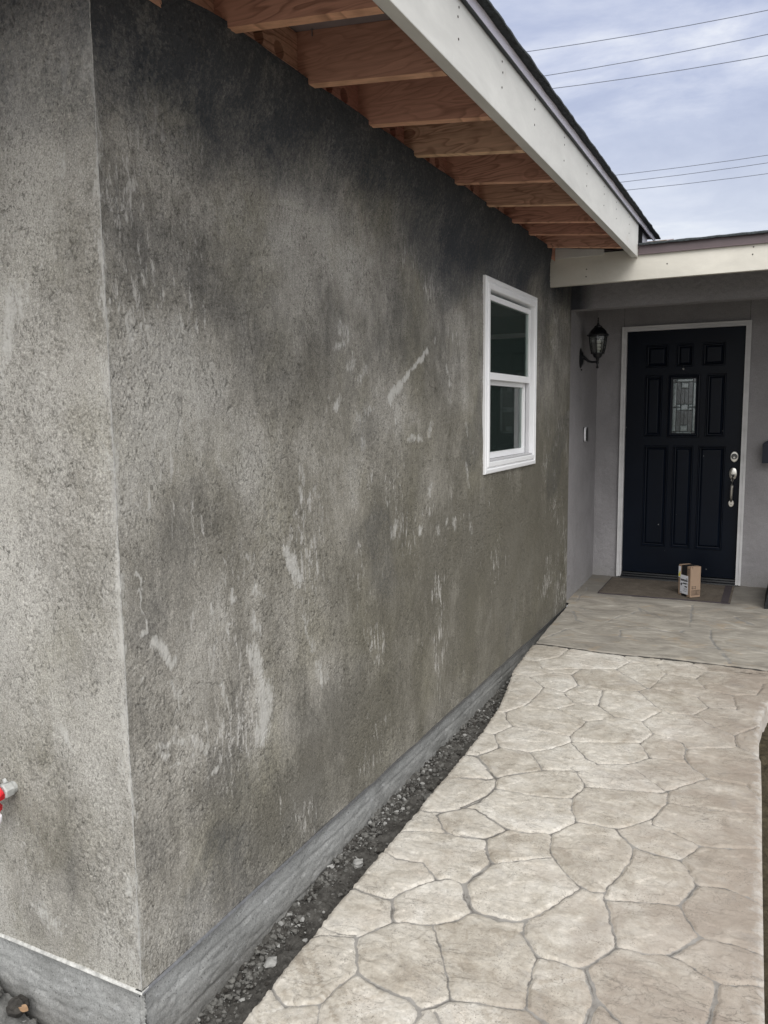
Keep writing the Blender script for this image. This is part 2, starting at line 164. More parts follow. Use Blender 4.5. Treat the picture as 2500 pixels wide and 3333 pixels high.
def grid(name, X, Y, Z, mat, parent=None, keep=None, attrs={}, smooth=True, flip=False):
    nr, nc = X.shape; co = np.empty((nr*nc,3), np.float32); co[:,0] = X.ravel(); co[:,1] = Y.ravel(); co[:,2] = Z.ravel()
    i = np.arange(nr*nc).reshape(nr,nc)
    q = np.stack([i[:-1,:-1], i[:-1,1:], i[1:,1:], i[1:,:-1]], -1)
    if flip: q = q[..., ::-1]
    if keep is not None: q = q[keep[:-1,:-1] & keep[1:,:-1] & keep[:-1,1:] & keep[1:,1:]]
    q = q.reshape(-1,4).astype(np.int32)
    me = bpy.data.meshes.new(name); me.vertices.add(nr*nc); me.vertices.foreach_set('co', co.ravel())
    me.loops.add(q.size); me.loops.foreach_set('vertex_index', q.ravel())
    me.polygons.add(len(q)); me.polygons.foreach_set('loop_start', np.arange(0,q.size,4,dtype=np.int32))
    me.update(calc_edges=True)
    for k, v in attrs.items():
        at = me.attributes.new(k, 'FLOAT', 'POINT'); at.data.foreach_set('value', v.ravel().astype(np.float32))
    return fin(name, me, mat, parent, smooth)

# ---- materials
def newmat(name):
    m = bpy.data.materials.new(name); m.use_nodes = True; t = m.node_tree; t.nodes.clear()
    o = t.nodes.new('ShaderNodeOutputMaterial'); b = t.nodes.new('ShaderNodeBsdfPrincipled'); t.links.new(b.outputs[0], o.inputs[0])
    b.inputs['Specular IOR Level'].default_value = .3
    return m, t, b
class T:
    """small node helper"""
    def __init__(s, t): s.t = t; s.co = t.nodes.new('ShaderNodeTexCoord').outputs['Object']
    def mapv(s, scale, loc=(0,0,0), rot=(0,0,0), vec=None):
        m = s.t.nodes.new('ShaderNodeMapping'); m.inputs['Scale'].default_value = scale; m.inputs['Location'].default_value = loc; m.inputs['Rotation'].default_value = rot
        s.t.links.new(vec or s.co, m.inputs[0]); return m.outputs[0]
    def noise(s, scale, detail=4, rough=.55, dist=0, vec=None):
        n = s.t.nodes.new('ShaderNodeTexNoise'); n.inputs['Scale'].default_value = scale; n.inputs['Detail'].default_value = detail
        n.inputs['Roughness'].default_value = rough; n.inputs['Distortion'].default_value = dist
        s.t.links.new(vec or s.co, n.inputs['Vector']); return n.outputs['Fac']
    def vor(s, scale, feature='F1', vec=None, out='Distance'):
        n = s.t.nodes.new('ShaderNodeTexVoronoi'); n.feature = feature; n.inputs['Scale'].default_value = scale
        s.t.links.new(vec or s.co, n.inputs['Vector']); return n.outputs[out]
    def ramp(s, fac, stops):
        n = s.t.nodes.new('ShaderNodeValToRGB'); el = n.color_ramp.elements
        while len(el) < len(stops): el.new(.5)
        for q, (p, c) in zip(el, stops):
            q.position = p; c = c if isinstance(c,(tuple,list)) else (c,c,c); q.color = (*c[:3],1)
        s.t.links.new(fac, n.inputs[0]); return n.outputs[0]
    def mr(s, v, a, b, c=0, d=1):
        n = s.t.nodes.new('ShaderNodeMapRange'); n.inputs[1].default_value = a; n.inputs[2].default_value = b; n.inputs[3].default_value = c; n.inputs[4].default_value = d
        s.t.links.new(v, n.inputs[0]); return n.outputs[0]
    def mix(s, f, a, b, mode='MIX'):
        n = s.t.nodes.new('ShaderNodeMix'); n.data_type = 'RGBA'; n.blend_type = mode
        for v, i in ((f,0),(a,6),(b,7)):
            if hasattr(v,'links'): s.t.links.new(v, n.inputs[i])
            elif isinstance(v,(tuple,list)): n.inputs[i].default_value = (*v[:3],1)
            else: n.inputs[i].default_value = v
        return n.outputs[2]
    def math(s, op, a, b=0):
        n = s.t.nodes.new('ShaderNodeMath'); n.operation = op
        for v, i in ((a,0),(b,1)):
            if hasattr(v,'links'): s.t.links.new(v, n.inputs[i])
            else: n.inputs[i].default_value = v
        return n.outputs[0]
    def attr(s, name):
        n = s.t.nodes.new('ShaderNodeAttribute'); n.attribute_name = name; return n.outputs['Fac']
    def bump(s, bsdf, h, strength=.5, dist=.002):
        n = s.t.nodes.new('ShaderNodeBump'); n.inputs['Strength'].default_value = strength; n.inputs['Distance'].default_value = dist
        s.t.links.new(h, n.inputs['Height']); s.t.links.new(n.outputs[0], bsdf.inputs['Normal'])
    def sep(s, i):
        n = s.t.nodes.new('ShaderNodeSeparateXYZ'); s.t.links.new(s.co, n.inputs[0]); return n.outputs[i]
def simple(name, col, rough=.6, metal=0, var=.12, scale=20, bump=0, bscale=200, spec=.3, stretch=(1,1,1)):
    m, t, b = newmat(name); x = T(t)
    v = x.mapv(stretch); n = x.noise(scale, 5, .6, vec=v)
    c = x.ramp(n, [(.3, tuple(k*(1-var) for k in col)), (.7, tuple(min(1,k*(1+var)) for k in col))])
    t.links.new(c, b.inputs['Base Color']); b.inputs['Roughness'].default_value = rough; b.inputs['Metallic'].default_value = metal; b.inputs['Specular IOR Level'].default_value = spec
    if bump: x.bump(b, x.noise(bscale, 4, .6, vec=v), bump, .002)
    return m

def mat_stucco():
    m, t, b = newmat('cement_stucco'); x = T(t)
    big = x.noise(1.5, 4, .62, .6)
    mid = x.noise(5.5, 5, .65, 1.2, vec=x.mapv((1,1,.7)))
    c1 = x.ramp(mid, [(.32,(.18,.17,.146)),(.50,(.30,.287,.256)),(.68,(.42,.405,.37))])
    c2 = x.ramp(big, [(.36,(.19,.181,.157)),(.52,(.30,.288,.26)),(.66,(.44,.427,.395))])
    c = x.mix(.5, c1, c2)
    # olive damp tint
    c = x.mix(x.mr(x.noise(2.6, 3, .5), .5, .72, 0, .5), c, (.235,.222,.160))
    # trowel-swept darker streaks
    st = x.noise(7, 6, .7, .8, vec=x.mapv((1,1.6,.35), rot=(.35,0,0)))
    c = x.mix(x.mr(st, .53, .70, 0, .5), c, (.15,.142,.125))
    oz = x.attr('olive'); c = x.mix(x.mr(oz, 0, 1, 0, .40), c, (.185,.172,.132))
    tn = x.math('ADD', x.math('MULTIPLY', x.attr('tone'), 1.5), x.math('ADD', x.math('MULTIPLY', x.math('SUBTRACT', x.noise(13,6,.75,.8,vec=x.mapv((1,1.3,.55))), .5), 2.2), x.math('MULTIPLY', x.math('SUBTRACT', x.noise(70,4,.75,.5,vec=x.mapv((1,1,.5))), .5), 1.6))); c = x.mix(x.mr(tn, .05, -1.05, 0, .70), c, x.mix(x.mr(oz,0,1,0,.8), (.092,.090,.086), (.105,.097,.073))); c = x.mix(x.mr(tn, .05, 1.1, 0, .50), c, (.50,.49,.46))
    ck = x.math('ABSOLUTE', x.math('SUBTRACT', x.noise(5.5,7,.62,1.4,vec=x.mapv((1,1.1,.8))), .5))
    ckm = x.math('MULTIPLY', x.mr(ck, .0, .0075, 1, 0), x.mr(x.noise(2.4,3,.6,vec=x.mapv((1,1,1),loc=(5,5,2))), .50,.62,0,.75)); c = x.mix(ckm, c, (.06,.057,.048))
    # fine grain: sand, and pores with their relief shade put into the colour
    gr = x.noise(230, 3, .7)
    c = x.mix(1, c, x.ramp(gr, [(.27,.42),(.43,.88),(.58,1.12),(.76,1.8)]), 'MULTIPLY')
    fk = x.noise(105, 3, .72, .9, vec=x.mapv((1,1.05,.68))); fk2 = x.noise(6, 4, .6, vec=x.mapv((1,1,1),loc=(9,1,4)))
    c = x.mix(x.math('MULTIPLY', x.mr(fk, .535, .64, 0, .78), x.mr(fk2, .35, .62, .3, 1)), c, (.075,.072,.064))
    pit = x.attr('pit')
    c = x.mix(x.mr(pit, 0, 1, 0, .55), c, (.06,.058,.052))  # hollows darkened in the colour as cavity shade
    # pale mortar smears
    s = x.attr('smear'); sn = x.noise(85, 5, .75, .4, vec=x.mapv((1,1.3,.55)))
    sn2 = x.noise(20, 5, .75, .6, vec=x.mapv((1,1.7,.42)))
    ss = x.math('ADD', x.math('MULTIPLY', x.math('SUBTRACT', sn, .5), 2.6), x.math('MULTIPLY', x.math('SUBTRACT', sn2, .5), 2.6))
    sf = x.mr(x.math('MULTIPLY', x.math('ADD', s, ss), x.mr(s, 0, .25)), .32, .95, 0, .80)
    c = x.mix(sf, c, (.50,.495,.47))
    fl = x.mr(x.math('MULTIPLY', x.noise(30,5,.78,.4,vec=x.mapv((1,1.6,.4))), x.noise(2.2,3,.6,vec=x.mapv((1,1,1),loc=(3,7,1)))), .335,.385,0,.7)
    c = x.mix(fl, c, (.48,.47,.445))
    shade_mix = x.math('ADD', x.attr('shade_stain'), x.math('ADD', x.math('MULTIPLY', x.math('SUBTRACT', x.noise(9,6,.75,.8,vec=x.mapv((1,1.2,.8))), .5), .75), x.math('MULTIPLY', x.math('SUBTRACT', x.noise(80,4,.75,.4), .5), .9)))
    c = x.mix(x.mr(x.math('MULTIPLY', shade_mix, x.mr(x.attr('shade_stain'), 0, .3)), .12, 1.0, 0, .93), c, (.040,.046,.057))  # dark eave shade put into the stucco colour, along with damp blotches
    t.links.new(c, b.inputs['Base Color']); b.inputs['Roughness'].default_value = .92; b.inputs['Specular IOR Level'].default_value = .15
    x.bump(b, x.math('ADD', x.noise(300, 4, .75), x.math('MULTIPLY', fk, -1.2)), .8, .002)
    return m
def mat_smooth_stucco(name, col, shade_stain=False):
    m, t, b = newmat(name); x = T(t)
    n = x.noise(3, 5, .6, .5); c = x.ramp(n, [(.3, tuple(k*.86 for k in col)), (.7, tuple(k*1.1 for k in col))])
    z = x.sep(2)   # splash-back dirt near the floor
    d = x.math('ADD', z, x.math('MULTIPLY', x.noise(9, 4, .6), .35))
    c = x.mix(x.mr(d, .08, .32, .55, 0), c, (.26,.255,.245))
    dn = x.math('ADD', x.attr('shade_stain'), x.math('MULTIPLY', x.math('SUBTRACT', x.noise(14,3,.5), .5), .10)); c = x.mix(x.math('MULTIPLY', x.mr(dn, .05,.95,0,.93), x.mr(x.attr('shade_stain'),0,.1)), c, (.035,.040,.050))
    g = x.noise(160, 3, .6); c = x.mix(1, c, x.ramp(g, [(.3,.85),(.7,1.12)]), 'MULTIPLY')
    t.links.new(c, b.inputs['Base Color']); b.inputs['Roughness'].default_value = .85; b.inputs['Specular IOR Level'].default_value = .2
    v = x.mapv((1,1,1)); x.bump(b, x.noise(70, 5, .62, .8, vec=v), .9, .004)
    return m
def mat_footing():
    m, t, b = newmat('footing_concrete'); x = T(t)
    n = x.noise(5, 6, .65, .5, vec=x.mapv((1,.75,1.1))); c = x.ramp(n, [(.28,(.21,.214,.208)),(.5,(.31,.315,.308)),(.72,(.42,.426,.418))])
    c = x.mix(x.mr(x.noise(14,5,.7,1), .62,.75,0,.6), c, (.44,.45,.47))
    c = x.mix(x.mr(x.noise(3,4,.6), .58,.75,0,.5), c, (.15,.145,.135))
    c = x.mix(x.mr(x.noise(110,3,.7), .32,.40,.8,0), c, (.08,.08,.078)); c = x.mix(x.mr(x.noise(30,6,.8,.8), .58,.70,0,.4), c, (.17,.165,.155)); c = x.mix(x.mr(x.noise(9,6,.75,2,vec=x.mapv((1,.6,1.3))), .58,.64,0,.45), c, (.56,.57,.57))
    zz = x.math('ADD', x.sep(2), x.math('MULTIPLY', x.noise(7,5,.7), .22)); c = x.mix(x.mr(zz, -.10, -.22, 0, .6), c, (.135,.128,.118))
    yy = x.sep(1); c = x.mix(x.mr(yy, 1.2, 4.2, 0, .5), c, (.13,.128,.12)); c = x.mix(1, c, x.ramp(x.noise(190,3,.75), [(.3,.72),(.5,1.0),(.72,1.25)]), 'MULTIPLY')
    t.links.new(c, b.inputs['Base Color']); b.inputs['Roughness'].default_value = .85
    x.bump(b, x.math('ADD', x.noise(60,5,.65), x.math('MULTIPLY', x.noise(18,4,.6,vec=x.mapv((1,.3,2))), .4)), .6, .004)
    return m
def mat_walk():
    m, t, b = newmat('stamped_concrete'); x = T(t)
    big = x.noise(1.6, 4, .6, .4); mid = x.noise(9, 6, .7, .8); stn = x.attr('stone')
    a = x.math('ADD', x.math('MULTIPLY', big, .4), x.math('ADD', x.math('MULTIPLY', mid, .52), x.math('MULTIPLY', stn, .10)))
    c = x.ramp(a, [(.36,(.29,.258,.213)),(.46,(.405,.375,.325)),(.54,(.49,.463,.414)),(.66,(.585,.565,.523))])
    # warm tan and rosy colour release
    c = x.mix(x.mr(x.noise(3.3,4,.6,.6), .53,.70,0,.35), c, (.39,.335,.28))
    c = x.mix(1, c, x.ramp(x.noise(45,6,.8,.6), [(.30,.70),(.46,.96),(.56,1.06),(.72,1.28)]), 'MULTIPLY')
    # browner weathering away from the wall
    X = x.sep(0); wr = x.math('ADD', X, x.math('MULTIPLY', x.math('SUBTRACT', x.noise(4,4,.6,.8), .5), 1.3))
    c = x.mix(x.mr(wr, .78, 1.45, 0, .85), c, (.255,.215,.18))
    # grey cloudy patches
    c = x.mix(x.mr(x.noise(5,5,.65,1), .58,.74,0,.4), c, (.27,.265,.26))
    # speckled pores
    sp = x.noise(150, 3, .75); patch = x.mr(x.noise(7,4,.6), .42,.6,0,1)
    c = x.mix(x.math('MULTIPLY', x.mr(sp, .34,.44,.85,0), patch), c, (.15,.138,.12))
    st = x.noise(20, 6, .72, 1.2, vec=x.mapv((.8,1.5,1)))
    c = x.mix(x.mr(st, .57,.72,0,.35), c, (.215,.198,.175))
    r1 = x.math('ABSOLUTE', x.math('SUBTRACT', x.noise(7,6,.66,1.0,vec=x.mapv((.75,1.6,1),rot=(0,0,.2))), .5))
    cre = x.math('MULTIPLY', x.mr(r1, 0,.010,1,0), x.mr(x.noise(3.1,4,.65,vec=x.mapv((1,1,1),loc=(2,9,0))), .44,.58,0,.62)); c = x.mix(cre, c, (.15,.132,.112))
    # grout
    j = x.attr('joint'); jc = x.ramp(x.noise(30,4,.6), [(.3,(.17,.163,.153)),(.7,(.27,.263,.25))])
    c = x.mix(x.mr(x.math('ADD', j, x.math('MULTIPLY', x.math('SUBTRACT', x.noise(90,3,.6), .5), .5)), .35,.75,0,.85), c, jc)
    c = x.mix(x.mr(x.attr('crack'), .15,.9,0,.78), c, (.075,.068,.060))
    # pale chipped rim
    c = x.mix(x.mr(x.math('ADD', x.attr('rim'), x.math('MULTIPLY', x.math('SUBTRACT', x.noise(22,5,.7), .5), 1.8)), .60,1.1,0,.55), c, (.50,.49,.47))
    t.links.new(c, b.inputs['Base Color']); b.inputs['Roughness'].default_value = .72; b.inputs['Specular IOR Level'].default_value = .3
    x.bump(b, x.math('ADD', x.math('ADD', x.noise(130,4,.7), st), x.math('MULTIPLY', cre, -1.0)), .7, .0025)
    return m
def mat_porch():
    m, t, b = newmat('porch_stamped_concrete'); x = T(t)
    a = x.noise(3.2, 6, .66, 1.0, vec=x.mapv((1,1.7,1)))
    c = x.ramp(a, [(.30,(.165,.15,.13)),(.45,(.25,.232,.202)),(.58,(.32,.298,.26)),(.72,(.41,.39,.35))])
    c = x.mix(x.mr(x.noise(4.2,4,.6,.8,vec=x.mapv((1,1.6,1),loc=(3,1,0))), .56,.70,0,.5), c, (.33,.245,.155))
    c = x.mix(x.mr(x.noise(2.8,4,.6,.5,vec=x.mapv((1,1,1),loc=(7,3,0))), .50,.68,0,.6), c, (.25,.236,.212))
    st = x.noise(22, 5, .7, .5, vec=x.mapv((.5,2.4,1), rot=(0,0,.15)))
    c = x.mix(x.mr(st, .56,.72,0,.4), c, (.16,.15,.138))
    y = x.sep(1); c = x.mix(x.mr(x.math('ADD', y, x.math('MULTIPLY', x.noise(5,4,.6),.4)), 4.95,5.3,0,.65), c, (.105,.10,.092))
    c = x.mix(x.mr(x.attr('joint'), .25,.9,0,.6), c, (.185,.188,.188))
    c = x.mix(x.mr(x.attr('crack'), .2,1,0,.35), c, (.11,.105,.10)); c = x.mix(x.mr(x.attr('crack'), 1.0,1.8,0,.95), c, (.030,.028,.025))
    t.links.new(c, b.inputs['Base Color']); b.inputs['Roughness'].default_value = .7
    x.bump(b, st, .5, .003)
    return m
def mat_wood(name, tint=(1,1,1), seed=0):
    m, t, b = newmat(name); x = T(t)
    oi = t.nodes.new('ShaderNodeObjectInfo'); rnd = oi.outputs['Random']
    off = t.nodes.new('ShaderNodeCombineXYZ'); t.links.new(x.math('MULTIPLY', rnd, 37.), off.inputs[0]); t.links.new(x.math('MULTIPLY', rnd, 91.), off.inputs[2])
    ad = t.nodes.new('ShaderNodeVectorMath'); t.links.new(x.co, ad.inputs[0]); t.links.new(off.outputs[0], ad.inputs[1]); v = ad.outputs[0]
    vb = x.mapv((1.6,1,9), vec=v)
    n = x.noise(1.6, 2, .5, .3, vec=vb)
    wv = x.math('FRACT', x.math('MULTIPLY', n, 11)); ring = x.ramp(wv, [(0,.0),(.55,.25),(.86,1),(1,0)])
    base = x.ramp(rnd, [(0,(.54,.275,.20)),(.3,(.61,.34,.25)),(.6,(.48,.23,.175)),(.85,(.64,.42,.295)),(1,(.54,.285,.205))])
    c = x.mix(x.math('MULTIPLY', x.math('MULTIPLY', ring, .80), x.mr(x.noise(3,2,.5,vec=v),.35,.65,.3,1)), base, (.17,.075,.05))
    # knots
    k = x.vor(5.2, vec=x.mapv((.75,1,1.15), vec=v)); kr = x.math('FRACT', x.math('MULTIPLY', k, 14)); c = x.mix(x.math('MULTIPLY', x.mr(kr,.3,.8,0,.6), x.mr(k,.14,.30,1,0)), c, (.22,.10,.065)); c = x.mix(x.mr(k, .03,.10,.9,0), c, (.10,.042,.028))
    c = x.mix(x.mr(x.math('FRACT', x.math('MULTIPLY', k, 26)), .6,.95,0,.0), c, (.15,.07,.05))
    c = x.mix(1, c, x.ramp(x.noise(60,3,.6,vec=x.mapv((.12,1,2.2), vec=v)), [(.3,.84),(.7,1.14)]), 'MULTIPLY')
    c = x.mix(1, c, tint, 'MULTIPLY')
    t.links.new(c, b.inputs['Base Color']); b.inputs['Roughness'].default_value = .65
    x.bump(b, x.noise(90,3,.6,vec=x.mapv((.1,1,2), vec=v)), .25, .001)
    return m
def mat_primed(name, col, along=1, dirt=.35):
    m, t, b = newmat(name); x = T(t)
    s = (1,.35,1) if along == 1 else (.35,1,1)
    n = x.noise(6, 5, .65, .4, vec=x.mapv(s)); c = x.ramp(n, [(.3, tuple(k*.86 for k in col)), (.65, tuple(min(.9,k*1.07) for k in col))])
    # pale vertical scuffs and a few rusty stains
    sc1 = x.noise(14, 6, .75, .6, vec=x.mapv((1.6,1.6,.45))); c = x.mix(x.mr(sc1,.60,.74,0,dirt), c, (.80,.80,.78))
    c = x.mix(x.mr(x.noise(2.3,5,.7,1.5,vec=x.mapv((1,1,1),loc=(4,2,9))), .68,.80,0,.55), c, (.36,.28,.19))
    c = x.mix(x.mr(x.noise(40,5,.7), .70,.80,0,.35), c, (.28,.27,.25))
    t.links.new(c, b.inputs['Base Color']); b.inputs['Roughness'].default_value = .6
    x.bump(b, x.noise(50,5,.65,vec=x.mapv(s)), .22, .0015)
    return m
def mat_soil(name, dark, light):
    m, t, b = newmat(name); x = T(t)
    c = x.ramp(x.noise(28,7,.75,.5), [(.32,dark),(.55,tuple((a+c_)/2 for a,c_ in zip(dark,light))),(.74,light)])
    c = x.mix(x.mr(x.noise(300,3,.7), .62,.75,0,.6), c, tuple(min(1,k*2.0) for k in light))
    t.links.new(c, b.inputs['Base Color']); b.inputs['Roughness'].default_value = .95; b.inputs['Specular IOR Level'].default_value = .1
    x.bump(b, x.noise(150,6,.75), 1, .006)
    return m
def mat_door():
    m, t, b = newmat('door_paint'); x = T(t)
    c = x.ramp(x.noise(3,5,.6), [(.3,(.0016,.0036,.0085)),(.7,(.0026,.0056,.0125))])
    # tiny pale paint and mortar specks
    v = x.vor(21, vec=x.mapv((1,0,1))); rn = x.vor(21, vec=x.mapv((1,0,1)), out='Color')
    sp = t.nodes.new('ShaderNodeSeparateColor'); t.links.new(rn, sp.inputs[0])
    z = x.sep(2); low = x.mr(z, .2, 1.9, .42, .05)
    on = x.math('LESS_THAN', sp.outputs[0], low); rad = x.math('MULTIPLY', sp.outputs[1], .085)
    c = x.mix(x.math('MULTIPLY', x.math('LESS_THAN', v, rad), x.math('MULTIPLY', on, .75)), c, (.32,.33,.34))
    t.links.new(c, b.inputs['Base Color']); b.inputs['Roughness'].default_value = .38; b.inputs['Specular IOR Level'].default_value = .16
    x.bump(b, x.noise(180,3,.6,vec=x.mapv((1,1,.3))), .12, .0008)
    return m
def mat_mat():
    m, t, b = newmat('mat_weave'); x = T(t)
    c = x.ramp(x.noise(6,5,.7,1.2), [(.3,(.070,.058,.046)),(.7,(.125,.107,.088))])
    c = x.mix(x.mr(x.noise(3,6,.7,3), .49,.50,0,.25), c, (.05,.04,.033))
    c = x.mix(1, c, x.ramp(x.noise(420,2,.6), [(.3,.6),(.7,1.5)]), 'MULTIPLY')
    t.links.new(c, b.inputs['Base Color']); b.inputs['Roughness'].default_value = .95
    x.bump(b, x.noise(350,2,.6), .8, .002)
    return m
def mat_glass(name, col=(.9,.97,.94), rough=.0, ior=1.5, haze=.026):
    m = bpy.data.materials.new(name); m.use_nodes = True; t = m.node_tree; t.nodes.clear()
    o = t.nodes.new('ShaderNodeOutputMaterial'); tr = t.nodes.new('ShaderNodeBsdfTransparent'); tr.inputs[0].default_value = (*col,1)
    gl = t.nodes.new('ShaderNodeBsdfGlossy'); gl.inputs['Roughness'].default_value = rough
    fr = t.nodes.new('ShaderNodeFresnel'); fr.inputs[0].default_value = ior
    mxs = t.nodes.new('ShaderNodeMixShader'); t.links.new(fr.outputs[0], mxs.inputs[0]); t.links.new(tr.outputs[0], mxs.inputs[1]); t.links.new(gl.outputs[0], mxs.inputs[2])
    df = t.nodes.new('ShaderNodeBsdfDiffuse'); df.inputs[0].default_value = (.42,.54,.51,1); m2 = t.nodes.new('ShaderNodeMixShader'); m2.inputs[0].default_value = haze  # greenish sheen put into the glass colour, lifting its black
    t.links.new(mxs.outputs[0], m2.inputs[1]); t.links.new(df.outputs[0], m2.inputs[2]); t.links.new(m2.outputs[0], o.inputs[0]); return m
M = {}
M['stucco'] = mat_stucco(); M['smooth'] = mat_smooth_stucco('painted_stucco', (.285,.278,.288)); M['footing'] = mat_footing()
M['walk'] = mat_walk(); M['porch'] = mat_porch(); M['wood'] = mat_wood('fir_lumber'); M['wood_edge'] = mat_wood('fir_lumber_edge', (1.25,1.3,1.15))
M['fascia'] = mat_primed('primed_board', (.60,.60,.575)); M['fascia2'] = mat_primed('cream_board', (.62,.60,.54), 0, .12); M['oldtrim'] = mat_primed('weathered_white_board', (.62,.62,.60), 0, .6)
M['drip'] = simple('pale_flashing', (.80,.78,.90), .45, 0, .08, 4); M['brown'] = simple('brown_flashing', (.105,.082,.088), .4, 0, .1, 5)
M['shingle'] = simple('asphalt_shingle', (.040,.046,.050), .95, 0, .5, 60, .9, 300); M['sheath'] = simple('sheathing', (.27,.235,.24), .7, 0, .2, 6)
M['vinyl'] = simple('white_vinyl', (.87,.88,.90), .32, 0, .02, 5); M['groove'] = simple('vinyl_shade_groove', (.55,.55,.57), .5, 0, .05, 5)
M['casing'] = mat_primed('white_casing', (.60,.60,.61), 0, .3); M['door'] = mat_door(); M['soil'] = mat_soil('dark_soil', (.038,.036,.033), (.16,.155,.145))
M['soil_grey'] = mat_soil('mortar_soil', (.085,.085,.083), (.29,.29,.28)); M['mulch'] = mat_soil('mulch', (.022,.018,.013), (.10,.085,.055))
M['clod'] = simple('mortar_crumb', (.135,.133,.125), .95, 0, .4, 60, .8, 200); M['clod_pale'] = simple('pale_mortar_crumb', (.33,.33,.32), .95, 0, .2, 50, .8, 200); M['clod_dark'] = simple('soil_crumb', (.045,.042,.038), .95, 0, .4, 60, .8, 200)
M['black'] = simple('black_enamel', (.006,.007,.009), .35, 0, .2, 30, .1, 200, .5); M['mat'] = mat_mat(); M['mat_edge'] = simple('mat_binding', (.045,.038,.042), .9, 0, .2, 200, .5, 300)
M['nickel'] = simple('satin_nickel', (.62,.61,.57), .28, 1, .04, 10); M['darkmetal'] = simple('cylinder_face', (.10,.10,.10), .4, .8, .1, 40); M['dark'] = simple('void_black', (.004,.004,.005), .9, 0, .1, 5)
M['card'] = simple('brown_cardboard', (.30,.215,.155), .8, 0, .06, 8, .15, 150); M['ink'] = simple('black_ink', (.012,.012,.014), .4); M['paper'] = simple('label_paper', (.68,.70,.76), .5, 0, .03, 10); M['yellow'] = simple('yellow_sticker', (.70,.62,.06), .5)
M['galv'] = simple('nail_steel', (.30,.30,.30), .4, .9, .2, 100); M['rust'] = simple('dark_nail', (.06,.05,.045), .7); M['red'] = simple('red_tape', (.55,.012,.02), .35, 0, .15, 40, .4, 80); M['cloth'] = simple('white_wrap', (.74,.74,.76), .7, 0, .08, 30, .5, 60)
M['pvc'] = simple('mortar_spattered_pipe', (.42,.43,.42), .6, 0, .25, 70, .8, 160); M['zinc'] = simple('screed_metal', (.46,.46,.44), .6, 0, .4, 60); M['bead'] = simple('corner_bead_metal', (.34,.34,.325), .7, 0, .6, 60, .4, 120)
M['eave_dark'] = simple('low_bounce_dark', (.06,.06,.068), .8, 0, .15, 5)  # out-of-view porch surfaces kept dark to cut bounce light
M['navy'] = simple('navy_enamel', (.012,.016,.030), .4, 0, .1, 10); M['wire'] = simple('cable_sheath', (.16,.18,.23), .7); M['flash'] = simple('white_flashing', (.62,.62,.66), .5, 0, .1, 10)
M['wglass'] = mat_glass('window_glass', (.80,.92,.86)); M['lglass'] = mat_glass('lantern_glass', (.80,.82,.80), .05); M['bulb'] = simple('frosted_bulb', (.75,.75,.70), .4)
M['leadglass'] = simple('textured_leaded_glass', (.045,.060,.066), .08, 0, .5, 25, .25, 60, .8); M['bevel'] = simple('bevelled_glass', (.20,.25,.26), .05, 0, .35, 60, 0, 60, .9); M['came'] = simple('lead_came', (.02,.025,.027), .4)
M['room'] = simple('dim_room_wall', (.36,.44,.40), .9); M['reveal'] = simple('plaster_reveal', (.42,.47,.43), .8); M['leaf'] = simple('dry_leaf', (.30,.19,.11), .7, 0, .3, 60); M['bell'] = simple('doorbell_plastic', (.70,.71,.74), .3)
M['planter'] = simple('charcoal_planter', (.020,.022,.024), .9, 0, .4, 60, .9, 120); M['twig'] = simple('dry_twig', (.15,.115,.075), .8, 0, .3, 60); M['bounce_earth'] = simple('pale_bounce_earth', (.22,.205,.18), .95, 0, .3, 3, .8, 90)

# ================================================================== the setting: ground
def zw(y): return -.1582+.012*y          # walkway top
def zp(y): return -.2157+.034*y          # porch slab top
L_, D_ = 4.589, 5.595                     # end of the grey wall, door wall
b = B(); gx0,gx1,gy0,gy1,gz = -2.6,4.4,-3.0,5.9,-.245   # ground sheet round the detailed beds
b.add([(-400,-400,gz),(400,-400,gz),(400,400,gz),(-400,400,gz),(gx0,gy0,gz),(gx1,gy0,gz),(gx1,gy1,gz),(gx0,gy1,gz)], [(0,1,5,4),(1,2,6,5),(2,3,7,6),(3,0,4,7)])
b.add([(gx0,gy0,-.46),(gx1,gy0,-.46),(gx1,gy1,-.46),(gx0,gy1,-.46)], [(0,1,2,3)])
tag(b.build('ground', M['bounce_earth']), kind='structure')  # unseen ground, its pale tone made up to bounce light under the eaves

edge = np.array(DATA['edge']); edr = np.array(DATA['edr'])
def xl(y):
    return np.interp(y, edge[:,1], edge[:,0])
def xr(y):
    e2 = np.vstack([[1.52,-3.0],[1.475,.3],edr,[1.50,3.22],[1.62,3.36],[1.95,3.48],[2.6,3.54]])
    return np.interp(y, e2[:,1], e2[:,0])
JT = DATA['J']+[[p[0]]+[v if i%2 == 0 else .16-v for i, v in enumerate(p[1:])] for p in DATA['J'] if min(p[2::2]) > .12]
def seglist(lst, wscale=1.):
    out = []
    for p in lst:
        w_ = max(0,p[0]-4)*.0006*wscale+.0004; q = np.array(p[1:]).reshape(-1,2)
        for i in range(len(q)-1): out.append((q[i], q[i+1], w_))
    return out
def joint_field(X, Y, segs, k=.0035, reach=.06):
    """smooth distance (minus half width) to the nearest joint"""
    acc = np.zeros_like(X); yy = Y[:,0]
    for a, b_, w_ in segs:
        y0, y1 = min(a[1],b_[1])-reach, max(a[1],b_[1])+reach
        r = np.where((yy > y0) & (yy < y1))[0]
        if len(r) == 0: continue
        r0, r1 = r[0], r[-1]+1; x = X[r0:r1]; y = Y[r0:r1]; d = b_-a; l2 = max(float(d@d), 1e-9)
        t = np.clip(((x-a[0])*d[0]+(y-a[1])*d[1])/l2, 0, 1)
        ds = np.hypot(x-a[0]-t*d[0], y-a[1]-t*d[1])-w_
        acc[r0:r1] += np.exp(np.clip(-ds/k, -60, 8))
    return -k*np.log(acc+1e-26)
